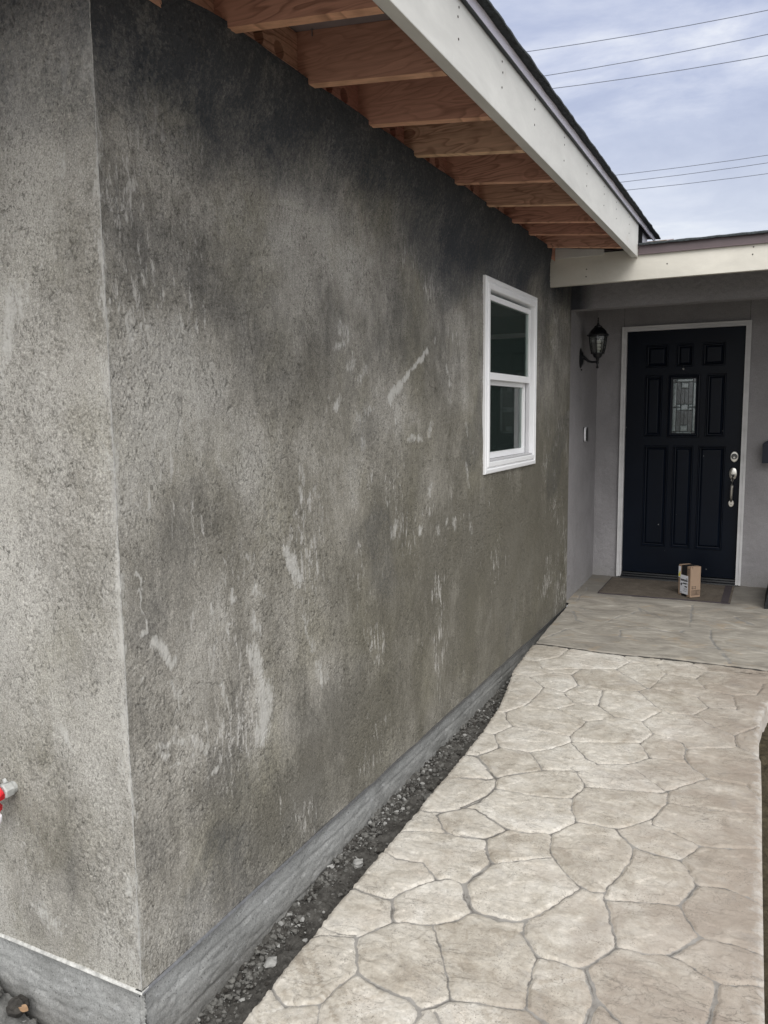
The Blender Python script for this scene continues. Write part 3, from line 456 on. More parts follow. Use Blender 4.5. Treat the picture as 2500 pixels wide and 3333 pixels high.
def build_walk():
    ys = [-3.0]
    while ys[-1] < 3.56: ys.append(ys[-1]+(.012 if ys[-1] < -.2 else .0032+.0009*max(0,ys[-1])))
    ys = np.array(ys); jl = np.array(DATA['joint'])
    nc = 400; s = np.linspace(0,1,nc); rows = len(ys)
    a = xl(ys); bb = xr(ys)
    X = a[:,None]+(bb-a)[:,None]*s[None,:]; Y = np.repeat(ys[:,None], nc, 1)
    ytop = np.interp(X, jl[:,0], jl[:,1])-.012+.006*fbm(X*25,X*0,3,5)
    # squeeze the last rows so the slab ends along the porch joint
    f = sstep(3.2,3.56,Y); Y = Y+(ytop-3.56)*f
    ex = fbm(X*9,Y*9,3,31); X = X+.004*fbm(Y*30,X*0,3,3)*(s[None,:] < .004)+.003*ex*0
    wx = X+.0045*fbm(X*22,Y*22,3,1); wy = Y+.0045*fbm(X*22+9,Y*22,3,2)
    sg = seglist(JT); d = joint_field(wx, wy, sg)
    cs = joint_field(wx, wy, [(p,q,.0006) for p,q,_ in seglist(DATA['C'])], .002)
    # worn, partly filled joints
    fill = sstep(-.15,.6,fbm(X*7,Y*7,2,44))
    prof = sstep(0,.011,d)
    joint = 1-sstep(-.001,.0035,d)
    dm = joint_field(wx+.0012, wy+.001, [(p,q,.0) for p,q,_ in sg], .0015)
    crack = (1-sstep(.0008,.0032,dm))*sstep(-.35,.25,fbm(X*11,Y*11,2,8))
    crack2 = (1-sstep(0,.0022,cs))*.42*sstep(-.5,.3,fbm(X*16,Y*16,2,88))
    crack = np.maximum(crack*.85, crack2)
    bulge = .0016*(1-np.exp(-np.clip(d,0,1)/.05))
    rel = .0009*fbm(X*14,Y*24,3,61)+.0004*pn(X*75+4*pn(X*9,Y*9,3),Y*75,71)
    # slate-like cleft ledges
    led = fbm(X*5+.3*Y,Y*9,3,81); ledge = .0022*(sstep(.02,.05,led)-.5)
    Z = zw(Y)+.011*sstep(3.0,3.56,Y)-.006+(.0055-.003*fill)*prof+bulge+rel*prof+ledge*prof-.0022*crack
    rim = np.clip((X-(bb[:,None]-.085))/.085,0,1)*.9+np.clip((xl(Y)+.03-X)/.03,0,1)*.45
    Z = Z-.004*sstep(.988,1,np.repeat(s[None,:],rows,0))-.004*(1-sstep(0,.01,np.repeat(s[None,:],rows,0)))
    # stone identity on a coarse raster
    gx = np.arange(.0,2.7,.012); gy = np.arange(-3.05,3.6,.012); GX, GY = np.meshgrid(gx, gy)
    gd = joint_field(GX, GY, sg); free = (gd > .0125); lab = (np.arange(GX.size).reshape(GX.shape)+1)*free
    for _ in range(420):
        n = lab.copy()
        n[1:] = np.maximum(n[1:], lab[:-1]); n[:-1] = np.maximum(n[:-1], lab[1:]); n[:,1:] = np.maximum(n[:,1:], lab[:,:-1]); n[:,:-1] = np.maximum(n[:,:-1], lab[:,1:])
        n *= free
        if (n == lab).all(): break
        lab = n
    for _ in range(5):
        n = lab.copy()
        for sl_a, sl_b in ((np.s_[1:],np.s_[:-1]),(np.s_[:-1],np.s_[1:]),(np.s_[:,1:],np.s_[:,:-1]),(np.s_[:,:-1],np.s_[:,1:])):
            q = n[sl_a]; q[:] = np.where(q == 0, lab[sl_b], q)
        lab = n
    st = (_h(lab, lab*0, 5) % 1000)/1000.
    ii = np.clip(((Y+3.05)/.012).round().astype(int),0,len(gy)-1); jj = np.clip((X/.012).round().astype(int),0,len(gx)-1)
    stone = st[ii,jj]
    # side skirts
    def pad(A, lo, hi): return np.hstack([lo, A, hi])
    z0 = np.full((rows,1), -.45)
    Xp = pad(X, X[:,:1]-.003, X[:,-1:]+.004); Yp = pad(Y, Y[:,:1], Y[:,-1:]); Zp = pad(Z, z0, z0)
    at = dict(joint=joint, crack=crack, rim=rim, stone=stone)
    at = {k: pad(v, v[:,:1], v[:,-1:]) for k, v in at.items()}
    Xp = np.vstack([Xp, Xp[-1:]]); Yp = np.vstack([Yp, Yp[-1:]+.002]); Zp = np.vstack([Zp, Zp[-1:]*0-.45]); at = {k: np.vstack([v, v[-1:]]) for k, v in at.items()}
    o = grid('walkway', Xp, Yp, Zp, M['walk'], attrs=at)
    tag(o, 'pale stamped concrete walkway with flagstone pattern leading to the door', None, None, 'structure')
build_walk()
def build_porch():
    jl = np.array(DATA['joint']); pl = np.array(DATA['plf'])
    ys = np.linspace(3.55,5.62,420); nc = 520; s = np.linspace(0,1,nc)
    a = np.interp(ys, [3.562,3.859,4.134,4.392,4.585,4.60,5.62],[.052,.043,.037,.034,.022,-.03,-.03])
    X = a[:,None]+(3.2-a)[:,None]*(s[None,:]**1.35); Y = np.repeat(ys[:,None], nc, 1)
    ybot = np.interp(X, jl[:,0], jl[:,1])+.004*fbm(X*18,X*0,3,15)
    Y = Y+(ybot-3.55)*(1-sstep(3.55,3.8,Y))
    wx = X+.010*fbm(X*12,Y*12,3,1); wy = Y+.010*fbm(X*12+9,Y*12,3,2)
    q = seglist(DATA['Q'], 1.1); q2 = seglist([[4,1.5,3.58,1.55,3.9,1.9,4.1,2.3,4.0,3.0,4.2],[4,1.9,4.1,1.85,4.6,2.2,5.1,2.9,5.0]])
    d = joint_field(wx, wy, q+q2)
    joint = (1-sstep(0,.012,d))*sstep(-.5,.3,fbm(X*5,Y*5,2,4)+.2); crack = (1-sstep(0,.003,d+.0))*sstep(.0,.4,fbm(X*6,Y*6,2,9))
    led = fbm(X*3,Y*7,3,12); Z = zp(Y)-.004*joint+.002*(sstep(.0,.05,led)-.5)+.0015*fbm(X*12,Y*26,4,3)-.001*crack
    front = (1-sstep(0,1,(Y-ybot)/.012)); Z = Z-.008*front; crack = np.maximum(crack, 2.2*(1-sstep(0,1,(Y-ybot)/.005)))
    Xp = np.vstack([X[:1],X]); Yp = np.vstack([Y[:1]-.002,Y]); Zp = np.vstack([Z[:1]*0-.34,Z]); J2 = np.vstack([joint[:1],joint]); C2 = np.vstack([crack[:1],crack])
    o = grid('porch_slab', Xp, Yp, Zp, M['porch'], attrs=dict(joint=J2, crack=C2)); tag(o, 'smeared stamped stone porch slab in front of the black door', None, None, 'structure')
build_porch()
# soil strip between footing and walkway, and mulch on the other side
def soil(name, x0, x1, y0, y1, st, zb, mat, seed, mound=None):
    xs = np.arange(x0,x1+st,st); ys = np.arange(y0,y1+st*1.4,st*1.4); X, Y = np.meshgrid(xs, ys)
    Z = zb+.014*fbm(X*14,Y*14,3,seed)+.008*np.abs(fbm(X*45,Y*45,3,seed+5))+.004*fbm(X*130,Y*130,2,seed+9)
    if mound is not None: Z = Z+mound(X,Y)
    o = grid(name, X, Y, Z, mat); o['kind'] = 'structure'; return o
def soilz(x, y): return np.interp(y, [0,.467,1.0,1.5,5], [-.375,-.338,-.292,-.272,-.255])
def md(X, Y):
    # crumbs heaped against the footing
    return soilz(X,Y)+.010*np.exp(-np.clip(X+.02,0,1)/.04)*(1+1.2*fbm(Y*4,X*0,2,77))+.05*np.clip(X-.05,0,.2)
soil('soil', -.03, .30, -.02, 4.6, .005, 0.0, M['soil'], 3, md)
soil('soil', -2.6, .26, -3.0, -.018, .007, -.365, M['soil_grey'], 5, lambda X,Y: np.maximum(.12*(1-sstep(-.60,-.30,X))*sstep(-.35,-.02,Y), .12*(1-sstep(-2.4,-.9,Y))))
soil('mulch_bed', 1.38, 4.42, -3.0, 3.62, .012, -.235, M['mulch'], 8)

# ================================================================== the house
house = tag(empty('house', (0,0,0)), 'single storey house with raw grey cement stucco wall, open rafter eaves and black front door', 'house')
ZB, ZT = -.087, 2.50       # stucco bottom and top
WY0, WY1, WZ0, WZ1 = 2.665, 3.615, 1.10, 2.11   # window opening
def stucco_relief(U, V, seed):
    wu = U+.006*fbm(U*30,V*30,2,seed+1); wv = V+.006*fbm(U*30+5,V*30,2,seed+2)
    rough = .35+.65*sstep(-.35,.25,fbm(U*2.3,V*1.8,3,seed+3))
    g = .85*pn(wu*115,wv*88,seed+4)+.28*pn(wu*52,wv*40,seed+5)
    wormy = 1-np.abs(pn(wu*80,wv*55,seed+6))*3.2
    pit = sstep(.55,.95,wormy)*sstep(-.05,.30,fbm(wu*38,wv*30,2,seed+7))*rough
    und = .0045*fbm(U*2.6,V*2.2,3,seed+8)+.0012*fbm(U*9,V*5,2,seed+9)
    return g, pit, rough, und
def smears(U, V, rows_first, hard=False):
    S = np.zeros_like(U)
    Uw = U+.012*fbm(U*26,V*18,3,5); Vw = V+.012*fbm(U*26+3,V*18,3,6)
    for p in rows_first:
        r, stg = p[0], p[1]; q = np.array(p[2:]).reshape(-1,2)
        y0,y1,z0,z1 = q[:,0].min()-.1, q[:,0].max()+.1, q[:,1].min()-.1, q[:,1].max()+.1
        ri = np.where((U[:,0] > y0) & (U[:,0] < y1))[0]; ci = np.where((V[0] > z0) & (V[0] < z1))[0]
        if not len(ri) or not len(ci): continue
        sl = np.s_[ri[0]:ri[-1]+1, ci[0]:ci[-1]+1]; u, v = Uw[sl], Vw[sl]; m = np.full(u.shape, 9.)
        for i in range(len(q)-1):
            a, d = q[i], q[i+1]-q[i]; t = np.clip(((u-a[0])*d[0]+(v-a[1])*d[1])/max(d@d,1e-9),0,1)
            m = np.minimum(m, np.hypot(u-a[0]-t*d[0], v-a[1]-t*d[1]))
        S[sl] = np.maximum(S[sl], stg*(1-sstep(.1*r, 1.4*r, m)))
    return S
TONE = [[0.1, 1.86, 0.17, 0.11, -0.6], [0.35, 1.79, 0.21, 0.12, -0.5], [0.85, 1.68, 0.38, 0.18, -0.5], [1.71, 1.76, 0.45, 0.17, -0.5], [0.37, 1.11, 0.18, 0.11, -0.4], [1.04, 0.21, 0.53, 0.24, -0.6], [0.72, 0.06, 0.31, 0.16, -0.5], [0.18, 0.93, 0.15, 0.1, -0.3], [1.93, 0.84, 0.87, 0.29, -0.35], [3.6, 0.59, 1.22, 0.29, -0.45], [0.27, 1.5, 0.27, 0.16, 0.6], [0.06, 1.3, 0.17, 0.11, 0.5], [0.91, 2.02, 0.44, 0.2, 0.45], [0.22, -0.03, 0.15, 0.1, 0.35], [0.97, 1.09, 0.54, 0.24, 0.35], [0.63, 1.32, 0.27, 0.14, 0.3], [0.09, 0.28, 0.15, 0.1, -0.35], [2.32, 0.3, 0.84, 0.26, -0.35], [0.47, 0.82, 0.21, 0.12, 0.2], [1.46, 1.41, 0.4, 0.16, 0.2], [2.12, 2.04, 0.51, 0.17, -0.4], [0.62, 2.13, 0.22, 0.12, -0.3], [0.09, 0.62, 0.11, 0.07, -0.3], [0.33, 0.39, 0.13, 0.08, -0.3]]
def build_long_wall():
    ys = [0.]
    while ys[-1] < L_: ys.append(min(L_, ys[-1]+.0027+.0013*ys[-1]))
    ys = np.array(ys); zs = np.linspace(ZB,ZT,800); V, U = np.meshgrid(zs, ys)
    g, pit, rough, und = stucco_relief(U, V, 10)
    S = smears(U, V, DATA['S'])
    # dribbled pale mortar beside the corner bead
    cb = np.exp(-U/.013)*sstep(-.35,.2,fbm(U*20,V*5,3,90)); S = np.maximum(S, .85*cb)
    scr = smears(U, V, [[.0030,1.]+q for q in SCRATCH])*sstep(-.45,.1,fbm(U*14,V*10,2,66))
    ed = np.minimum(U/.02,1)*np.minimum((L_-U)/.02,1)
    X = (.0020*g*rough-.0040*pit-.0025*scr)*(1-.45*S)*ed+und*ed+.0008*S
    fl = sstep(.0,.40,U)*(1-sstep(3.72,3.96,U)); X = X+.080*fl*sstep(2.13,2.44,V)**1.0
    top = .005*fbm(U*9,V*0,3,40)-(ZT-2.434)*(1-sstep(3.75,3.95,U))*sstep(2.14,ZT,V)/1.; V2 = V+(top+.006*pn(U*60,V*0,4))*sstep(ZT-.06,ZT,V)
    keep = ~((U > WY0+.004) & (U < WY1-.004) & (V > WZ0+.004) & (V < WZ1-.004))
    shade_stain = sstep(1.88,2.34,V+.13*fbm(U*1.6,V*2.5,3,50)-.07*np.sin(U*1.7+1)+.06*np.exp(-U/.5))*.97  # painted eave shade, darkening towards the wall top
    shade_stain = np.maximum(shade_stain, .32*sstep(.25,.75,fbm(U*1.1+4,V*1.2,3,60)))
    shade_stain = np.maximum(shade_stain, .8*sstep(L_-.10,L_-.02,U)*sstep(1.9,2.2,V))
    tone = np.zeros_like(U); nu = U+.10*fbm(U*3,V*3,3,71); nv = V+.10*fbm(U*3+7,V*3,3,72)
    for ty,tz,ry,rz,ts in TONE: tone += ts*np.exp(-(((nu-ty)/ry)**2+((nv-tz)/rz)**2)*.9)
    tone += .35*fbm(U*3.5,V*2.2,4,75)
    olive = sstep(.25,1.1,U+.4*fbm(U*1.5,V*1.5,3,93))*(1-sstep(1.15,1.75,V+.25*fbm(U*1.2,V*1.6,3,94)))
    tone = tone-.42*sstep(2.2,3.2,U+.5*fbm(U*1.1,V*2,2,95))-.35*olive+.12
    o = grid('stucco_wall', X, U, V2, M['stucco'], house, keep, dict(pit=np.maximum(pit*(1-S),scr*.9), smear=S, shade_stain=shade_stain, tone=tone, olive=olive))
    o['label'] = 'long rough grey cement wall beside the walkway'
def build_front_wall():
    xs = [0.]
    while xs[-1] > -2.2: xs.append(xs[-1]-.0027-.006*max(0,-xs[-1]-.75))
    xs = np.array(xs); zs = np.linspace(ZB,ZT,800); V, U = np.meshgrid(zs, xs)
    g, pit, rough, und = stucco_relief(U+7, V+3, 30)
    rough = rough*(.35+.65*sstep(-.50,-.33,U)+.4*sstep(.9,1.5,V))
    sml = []
    S = smears(U, V, [[.05,.5,-.42,2.0,-.36,1.9],[.06,.7,-.30,1.72,-.36,1.6],[.05,.5,-.38,1.58,-.40,1.5],[.04,.5,-.30,.0,-.36,.03],[.015,.6,-.12,1.98,-.12,2.03],[.02,.5,-.2,.55,-.24,.6]])
    cb = np.exp(U/.030)*sstep(-.5,.10,fbm(U*20,V*6,3,92)); S = np.maximum(S, .9*cb)
    ed = np.minimum(-U/.015,1)
    Y = -((.0020*g*rough-.0040*pit*np.minimum(rough,1))*(1-.5*S)+und)*ed
    shade_stain = .85*sstep(1.95,2.42,V+.08*fbm(U*3,V*3,3,51)); shade_stain = np.maximum(shade_stain, .3*sstep(.3,.8,fbm(U*1.6+4,V*1.2,3,62)))  # painted eave shade at the top, plus random damp blotches
    o = grid('stucco_wall', U, Y, V, M['stucco'], house, None, dict(pit=pit*(1-S)*np.minimum(rough,1), smear=S, shade_stain=shade_stain, olive=.8*sstep(.1,.7,fbm(U*2.5,V*1.4,3,97))*(1-sstep(.3,1.4,V)), tone=.62+.4*fbm(U*3.5,V*2.2,4,85)-1.0*np.exp(-((U+.24)**2/.012+(V-.22)**2/.07))-.5*np.exp(-((U+.42)**2/.02+(V-.05)**2/.03))-.5*np.exp(-((U+.02)/.10)**2-((V-1.85)/.25)**2)), flip=True)
    o['label'] = 'short rough grey cement wall at the left of the corner'
build_long_wall(); build_front_wall()
B().tube([(.0002+random.uniform(-.0007,.0007),-.0002+random.uniform(-.0007,.0007),z) for z in np.linspace(ZB,ZT,160)], .0011, 6).build('corner_bead', M['bead'], house)
b = B(); b.prism([(-.02,-.0965),(.004,-.0965),(.006,-.0935),(.002,ZB+.001),(-.02,ZB+.001)], 1, -.004, L_); b.build('weep_screed', M['galv'], house)
b = B(); b.prism([(.02,-.0965),(-.005,-.0965),(-.007,-.0925),(-.003,ZB+.001),(.02,ZB+.001)], 0, -2.2, .004); b.build('weep_screed', M['zinc'], house)
# foundation
def build_foundation():
    ys = np.arange(.0,L_+.03,.008); zs = np.linspace(-.46,-.094,60); V, U = np.meshgrid(zs, ys); U = np.minimum(U, L_+.02)
    board = .003*sstep(.0,.06,np.abs(((V+.4)/.11) % 1-.5)-.42)
    X = -.018+.0016*fbm(U*12,V*50,4,7)+.003*fbm(U*2,V*3,2,3)-board-.003*sstep(.35,.6,fbm(U*22,V*40,3,13)); X[0] = -.018
    grid('foundation', X, U+.018*(U == 0), V, M['footing'], house)['label'] = 'bare concrete footing under the long wall'
    xs = np.arange(0,-2.2,-.008); V, U = np.meshgrid(zs, xs)
    Y = .018-.0016*fbm(U*12,V*50,4,9)-.003*fbm(U*2,V*3,2,5)+.003*sstep(.35,.6,fbm(U*22,V*40,3,15)); Y[0] = .018
    grid('foundation', U-.018*(U == 0), Y, V, M['footing'], house, flip=True)['label'] = 'bare concrete footing under the short wall'
build_foundation()
# body of the house behind the stucco skins
B().box(-2.2,-.03,.03,2.60,-.1,2.50).box(-2.2,-.03,3.68,D_+.2,-.1,2.30).build('inner_wall', M['room'], house)

# ---- eaves
SL = .215; EX = .566; RS = .105
def zbot(x): return 2.438-RS*x
def ztop(x): return zbot(x)+.155
RY = [-.42,-.015,.40,.81,1.208,1.592,2.035,2.47,2.867,3.203,3.61,3.95]
for k, y0 in enumerate(RY):
    b = B(); th = .038
    if k == len(RY)-1: break
    b.prism([(-.6,zbot(-.6)),(EX-.041,zbot(EX-.041)),(EX-.041,ztop(EX-.041)),(-.6,ztop(-.6))], 1, y0, y0+th)
    o = b.build('rafter', [M['wood'], M['wood_edge']], house)
    for p in o.data.polygons:
        if p.normal.z < -.5: p.material_index = 1
    # blocking with vent holes between the rafters
    if k < len(RY)-1:
        ya, yb = y0+th+.001, RY[k+1]-.001; zb, ztt = 2.40, 2.585; xf = .040
        vs = []; fs = []; bb = B(); nh = 3; edges_ = [ya, yb-.26, yb-.155, yb]
        for h in range(nh):
            c0, c1_ = edges_[h], edges_[h+1]; cy = (yb-.312, yb-.208, yb-.104)[h]; cz = 2.498; r = .0255; seg = 24
            ring = []; outer = []; inner = []
            for j in range(seg):
                t = 2*math.pi*j/seg; cx_, sx_ = math.cos(t), math.sin(t)
                ring.append((xf, cy+r*cx_, cz+r*sx_)); inner.append((xf-.038, cy+r*cx_, cz+r*sx_))
                # project onto the cell rectangle
                hy = (c1_-cy) if cx_ > 0 else (cy-c0); up = ztt-cz; dn = cz-zb; s_ = min(hy/abs(cx_) if abs(cx_) > 1e-6 else 9, (up/sx_ if sx_ > 1e-6 else 9), (dn/-sx_ if sx_ < -1e-6 else 9))
                outer.append((xf, cy+s_*cx_, cz+s_*sx_))
            # corner verts make the rectangle exact
            bb.add(ring+outer+inner, [(j,(j+1)%seg,seg+(j+1)%seg,seg+j) for j in range(seg)]+[(j,2*seg+j,2*seg+(j+1)%seg,(j+1)%seg) for j in range(seg)])
            for (yy, zz) in ((c0,zb),(c1_,zb),(c0,ztt),(c1_,ztt)):
                best = sorted(range(seg), key=lambda j: (outer[j][1]-yy)**2+(outer[j][2]-zz)**2)[:2]
                bb.add([outer[best[0]],outer[best[1]],(xf,yy,zz)], [(0,1,2)])
        bb.box(xf-.039,xf-.0385,ya,yb,zb,ztt,0)
        bb.build('blocking_board', M['wood'], house)
B().box(-.30,-.10,.06,4.5,2.30,2.585).build('attic_baffle', M['dark'], house)
# sheathing and roofing (a plate following the slope); gable rake in front
def slope_plate(x0,x1,y0,y1,d0,d1):
    return B().prism([(x0,ztop(x0)+d0),(x1,ztop(x1)+d0),(x1,ztop(x1)+d1),(x0,ztop(x0)+d1)],1,y0,y1)
slope_plate(-3.5,EX-.042,-.75,4.62,.001,.014).build('roof_sheathing', M['sheath'], house)
def shingles():
    n = 420; ys = np.linspace(-.78,4.66,n); xs = [ -3.6,-2,-1,-.3,0,.2,.3,.4,.5,.56,.60,.608,.608,.595,.5]
    X = np.zeros((n,len(xs))); Y = np.zeros_like(X); Z = np.zeros_like(X)
    for j, x in enumerate(xs):
        X[:,j] = x+(.004*fbm(ys*6,ys*0+3,3,2) if x > .55 else 0); Y[:,j] = ys
        off = .0935 if j < 12 else (.083 if j < 14 else .082)
        Z[:,j] = ztop(X[:,j])+off+.0030*fbm(ys*7,ys*0+j*.1,3,6)
    grid('roof_shingles', X, Y, Z, M['shingle'], house, smooth=False)
shingles()
# main fascia
FB, FT = 2.381, 2.578
b = B(); b.box(EX-.038, EX, -.75, 3.968, FB, FT, 0, .003)
for y0 in RY[:-1]:
    for zz in (2.556,2.520,2.465): b.lathe([(.0035,0),(.0035,.0008)], 8, (EX+.0006, y0+.019+random.uniform(-.006,.006), zz+random.uniform(-.006,.006)), 0, 1)
fa = b.build('fascia_board', [M['fascia'],M['rust']], house); fa['label'] = 'long primed fascia board over the grey wall'
# drip edge flashing above the fascia, running on over the porch roof
b = B(); b.prism([(EX-.03,FT+.003),(EX+.006,FT+.002),(EX+.010,FT+.010),(EX+.014,2.631),(EX-.03,2.631)],1,-.75,3.97)
b.prism([(EX+.003,FT+.012),(EX+.010,FT+.012),(EX+.014,2.631),(EX+.003,2.631)],1,3.971,4.62)
b.build('drip_edge', M['drip'], house)
# shadowed thin metal lip under the flashing
b = B(); b.box(EX+.001,EX+.013,-.75,3.966,FT-.002,FT+.0015); b.build('flashing_lip', M['came'], house)
# nails poking through the first bays
for (x, y) in ((.16,.52),(.10,.80),(.30,.60),(.42,.76),(.05,1.15),(.35,1.15),(.45,1.5)):
    B().tube([(x,y,ztop(x)-.022),(x,y,ztop(x)+.002)], .0022, 6).build('nail', M['galv'], house)

# ---- porch fascia, roof edge, trim
PFY = 3.973
b = B(); b.box(-.02, 3.3, PFY, PFY+.038, 2.240, 2.432, 0, .003)
for x, z in ((.243,2.335),(.241,2.288),(.745,2.325),(1.235,2.378),(1.232,2.335),(1.8,2.37),(1.8,2.30),(2.4,2.33)): b.lathe([(.0045,0),(.0045,-.001)], 10, (x,PFY-.0004,z), 1, 1)
pf = b.build('fascia_board', [M['fascia2'],M['rust']], house); pf['label'] = 'cream fascia board over the porch'
b = B(); b.prism([(-.02,2.416),(.355,2.416),(.355,2.449),(-.02,2.487)],1,PFY-.016,PFY-.001); b.build('trim_board', M['oldtrim'], house)
b = B(); b.prism([(PFY-.016,2.393),(PFY-.010,2.400),(PFY-.006,2.452),(PFY+.05,2.456),(PFY+.05,2.434),(PFY-.001,2.434),(PFY-.002,2.393)],0,EX+.004,3.3); b.build('drip_edge', M['brown'], house)
def proof():
    n = 300; xs = np.linspace(EX+.006,3.35,n); prof = [(-.026,2.449),(-.028,2.457),(-.02,2.464),(.15,2.464+.17*.16),(.5,2.464+.52*.16),(2.2,2.464+2.2*.16)]
    X = np.zeros((n,len(prof))); Y = X.copy(); Z = X.copy()
    for j,(dy,z) in enumerate(prof):
        X[:,j] = xs; Y[:,j] = PFY+dy; Z[:,j] = z+.0025*fbm(xs*10,xs*0+j,4,19)
    grid('porch_roof_shingles', X, Y, Z, M['shingle'], house, smooth=False)
proof()
# left half of the porch roof under the main eave, then the flashing closing the gap
B().prism([(PFY+.04,2.45),(PFY+1.7,2.45+1.66*SL),(PFY+1.7,2.44+1.66*SL),(PFY+.04,2.434)],0,-.02,EX+.006).build('porch_roof_deck', M['sheath'], house)
b = B(); b.prism([(3.972,2.462),(4.50,2.572),(4.50,2.600),(3.972,2.592)],0,EX-.030,EX-.026); b.build('gap_flashing', M['flash'], house)
b = B()
for yy in (3.978,4.03,4.075,4.115,4.15): b.box(EX-.022,EX-.004,yy,yy+.006,2.462+(yy-3.97)*SL,2.592)
b.build('gap_slats', M['dark'], house)
b = B(); b.box(.60,.72,PFY+.13,PFY+.20,2.49,2.497); b.build('lifted_shingle', M['twig'], house)
bpy.data.objects['lifted_shingle'].rotation_euler = (0,0,0)

# ---- porch shell
HB = 2.157
def stucco_sheet(name, fn, ua, ub, va, vb, st, seed, mat, label=None, flip=False, amp=.0022):
    us = np.arange(ua,ub+st,st).clip(ua,ub); vs = np.arange(va,vb+st,st).clip(va,vb); V, U = np.meshgrid(vs, us)
    d = amp*fbm(U*32,V*32,3,seed)+.003*fbm(U*2,V*2,2,seed+3); X, Y, Z = fn(U, V, d)
    o = grid(name, X, Y, Z, mat, house, flip=flip, attrs=dict(shade_stain=(1-sstep(.03,.20,X)) if name == 'porch_beam' else X*0))
    if label: o['label'] = label
    return o
stucco_sheet('porch_side_wall', lambda U,V,d: (-.010+d+.010*np.exp(-(U-L_)/.02)*0, U, V), L_+.002, D_, -.10, 2.5, .009, 3, M['smooth'], 'smooth painted side wall of the porch')
# back wall around the door opening
DX0, DX1, DZ1 = .205, 1.178, 2.095
stucco_sheet('back_wall', lambda U,V,d: (U, D_-d, V), -.02, DX0+.004, -.10, 2.5, .009, 13, M['smooth'], 'painted wall left of the door', True)
stucco_sheet('back_wall', lambda U,V,d: (U, D_-d, V), DX1-.004, 3.2, -.10, 2.5, .012, 23, M['smooth'], 'painted wall right of the door', True)
stucco_sheet('back_wall', lambda U,V,d: (U, D_-d, V), DX0+.006, DX1-.006, DZ1-.004, 2.5, .012, 33, M['smooth'], 'painted wall over the door', True)
stucco_sheet('porch_beam', lambda U,V,d: (U, L_-d, V), -.01, 3.2, HB, 2.45, .007, 43, M['smooth'], 'textured beam over the porch opening', True, .0028)
b = B(); b.box(-.01,3.2,L_+.014,L_+.128,HB+.001,2.44); b.build('porch_beam_core', M['smooth'], house)
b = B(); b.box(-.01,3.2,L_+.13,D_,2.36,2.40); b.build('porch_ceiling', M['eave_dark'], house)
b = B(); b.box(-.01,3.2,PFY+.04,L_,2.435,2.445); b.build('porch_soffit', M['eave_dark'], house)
b = B(); b.box(3.1,3.3,3.99,D_+.1,-.3,2.43); b.build('porch_side_wall', M['eave_dark'], house)
b = B(); b.box(-.05,3.3,D_+.12,D_+.14,-.3,2.6); b.build('inner_wall', M['dark'], house)
# dark overspray of cement where the raw wall meets the beam
# ---- door frame
def ring(b, x0,x1,z0,z1, w, ya, yb, bottom=False):
    b.box(x0,x0+w,ya,yb,z0,z1); b.box(x1-w,x1,ya,yb,z0,z1); b.box(x0+w+.0005,x1-w-.0005,ya,yb,z1-w,z1)
    if bottom: b.box(x0+w+.0005,x1-w-.0005,ya,yb,z0,z0+w)
b = B(); zf = -.018
ring(b,.197,1.187,zf,2.108,.016,D_-.030,D_+.004); ring(b,.2135,1.1705,zf+.001,2.0915,.010,D_-.022,D_+.004); ring(b,.224,1.160,zf+.001,2.081,.012,D_-.027,D_+.05)
b.build('door_frame', M['casing'], house)
b = B(); b.prism([(D_-.062,-.024),(D_-.058,-.008),(D_-.030,-.002),(D_-.028,.008),(D_-.004,.012),(D_-.002,.022),(D_+.03,.026),(D_+.03,-.024)],0,.2365,1.1475); b.build('threshold', M['black'], house)
# ---- door: slab surface with moulded panels, as a real relief
DY = D_+.012
door = empty('door', (0,0,0)); door.parent = house; door['label'] = 'black front door with eight moulded panels and a leaded glass light'
panels = [(.387,.568,1.765,1.952),(.628,.763,1.765,1.952),(.828,1.004,1.765,1.952),(.386,.529,1.190,1.702),(.868,1.018,1.190,1.702),(.394,.589,.257,1.118),(.627,.787,.257,1.118),(.824,1.032,.257,1.118)]
gl = (.575,.824,1.187,1.703); gi = (.616,.792,1.218,1.666)
def panel_strip(b, x0,x1,z0,z1, steps, cap=True):
    """concentric moulding steps: (inset, y offset, negative = towards viewer)"""
    rs = [(x0+i,x1-i,z0+i,z1-i,o) for i,o in steps]
    for (a,b_) in zip(rs[:-1],rs[1:]):
        q = lambda r: [(r[0],DY+r[4],r[2]),(r[1],DY+r[4],r[2]),(r[1],DY+r[4],r[3]),(r[0],DY+r[4],r[3])]
        vs = q(a)+q(b_); b.add(vs, [(i,(i+1)%4,4+(i+1)%4,4+i) for i in range(4)])
    if cap: r = rs[-1]; b.add([(r[0],DY+r[4],r[2]),(r[1],DY+r[4],r[2]),(r[1],DY+r[4],r[3]),(r[0],DY+r[4],r[3])], [(0,1,2,3)])
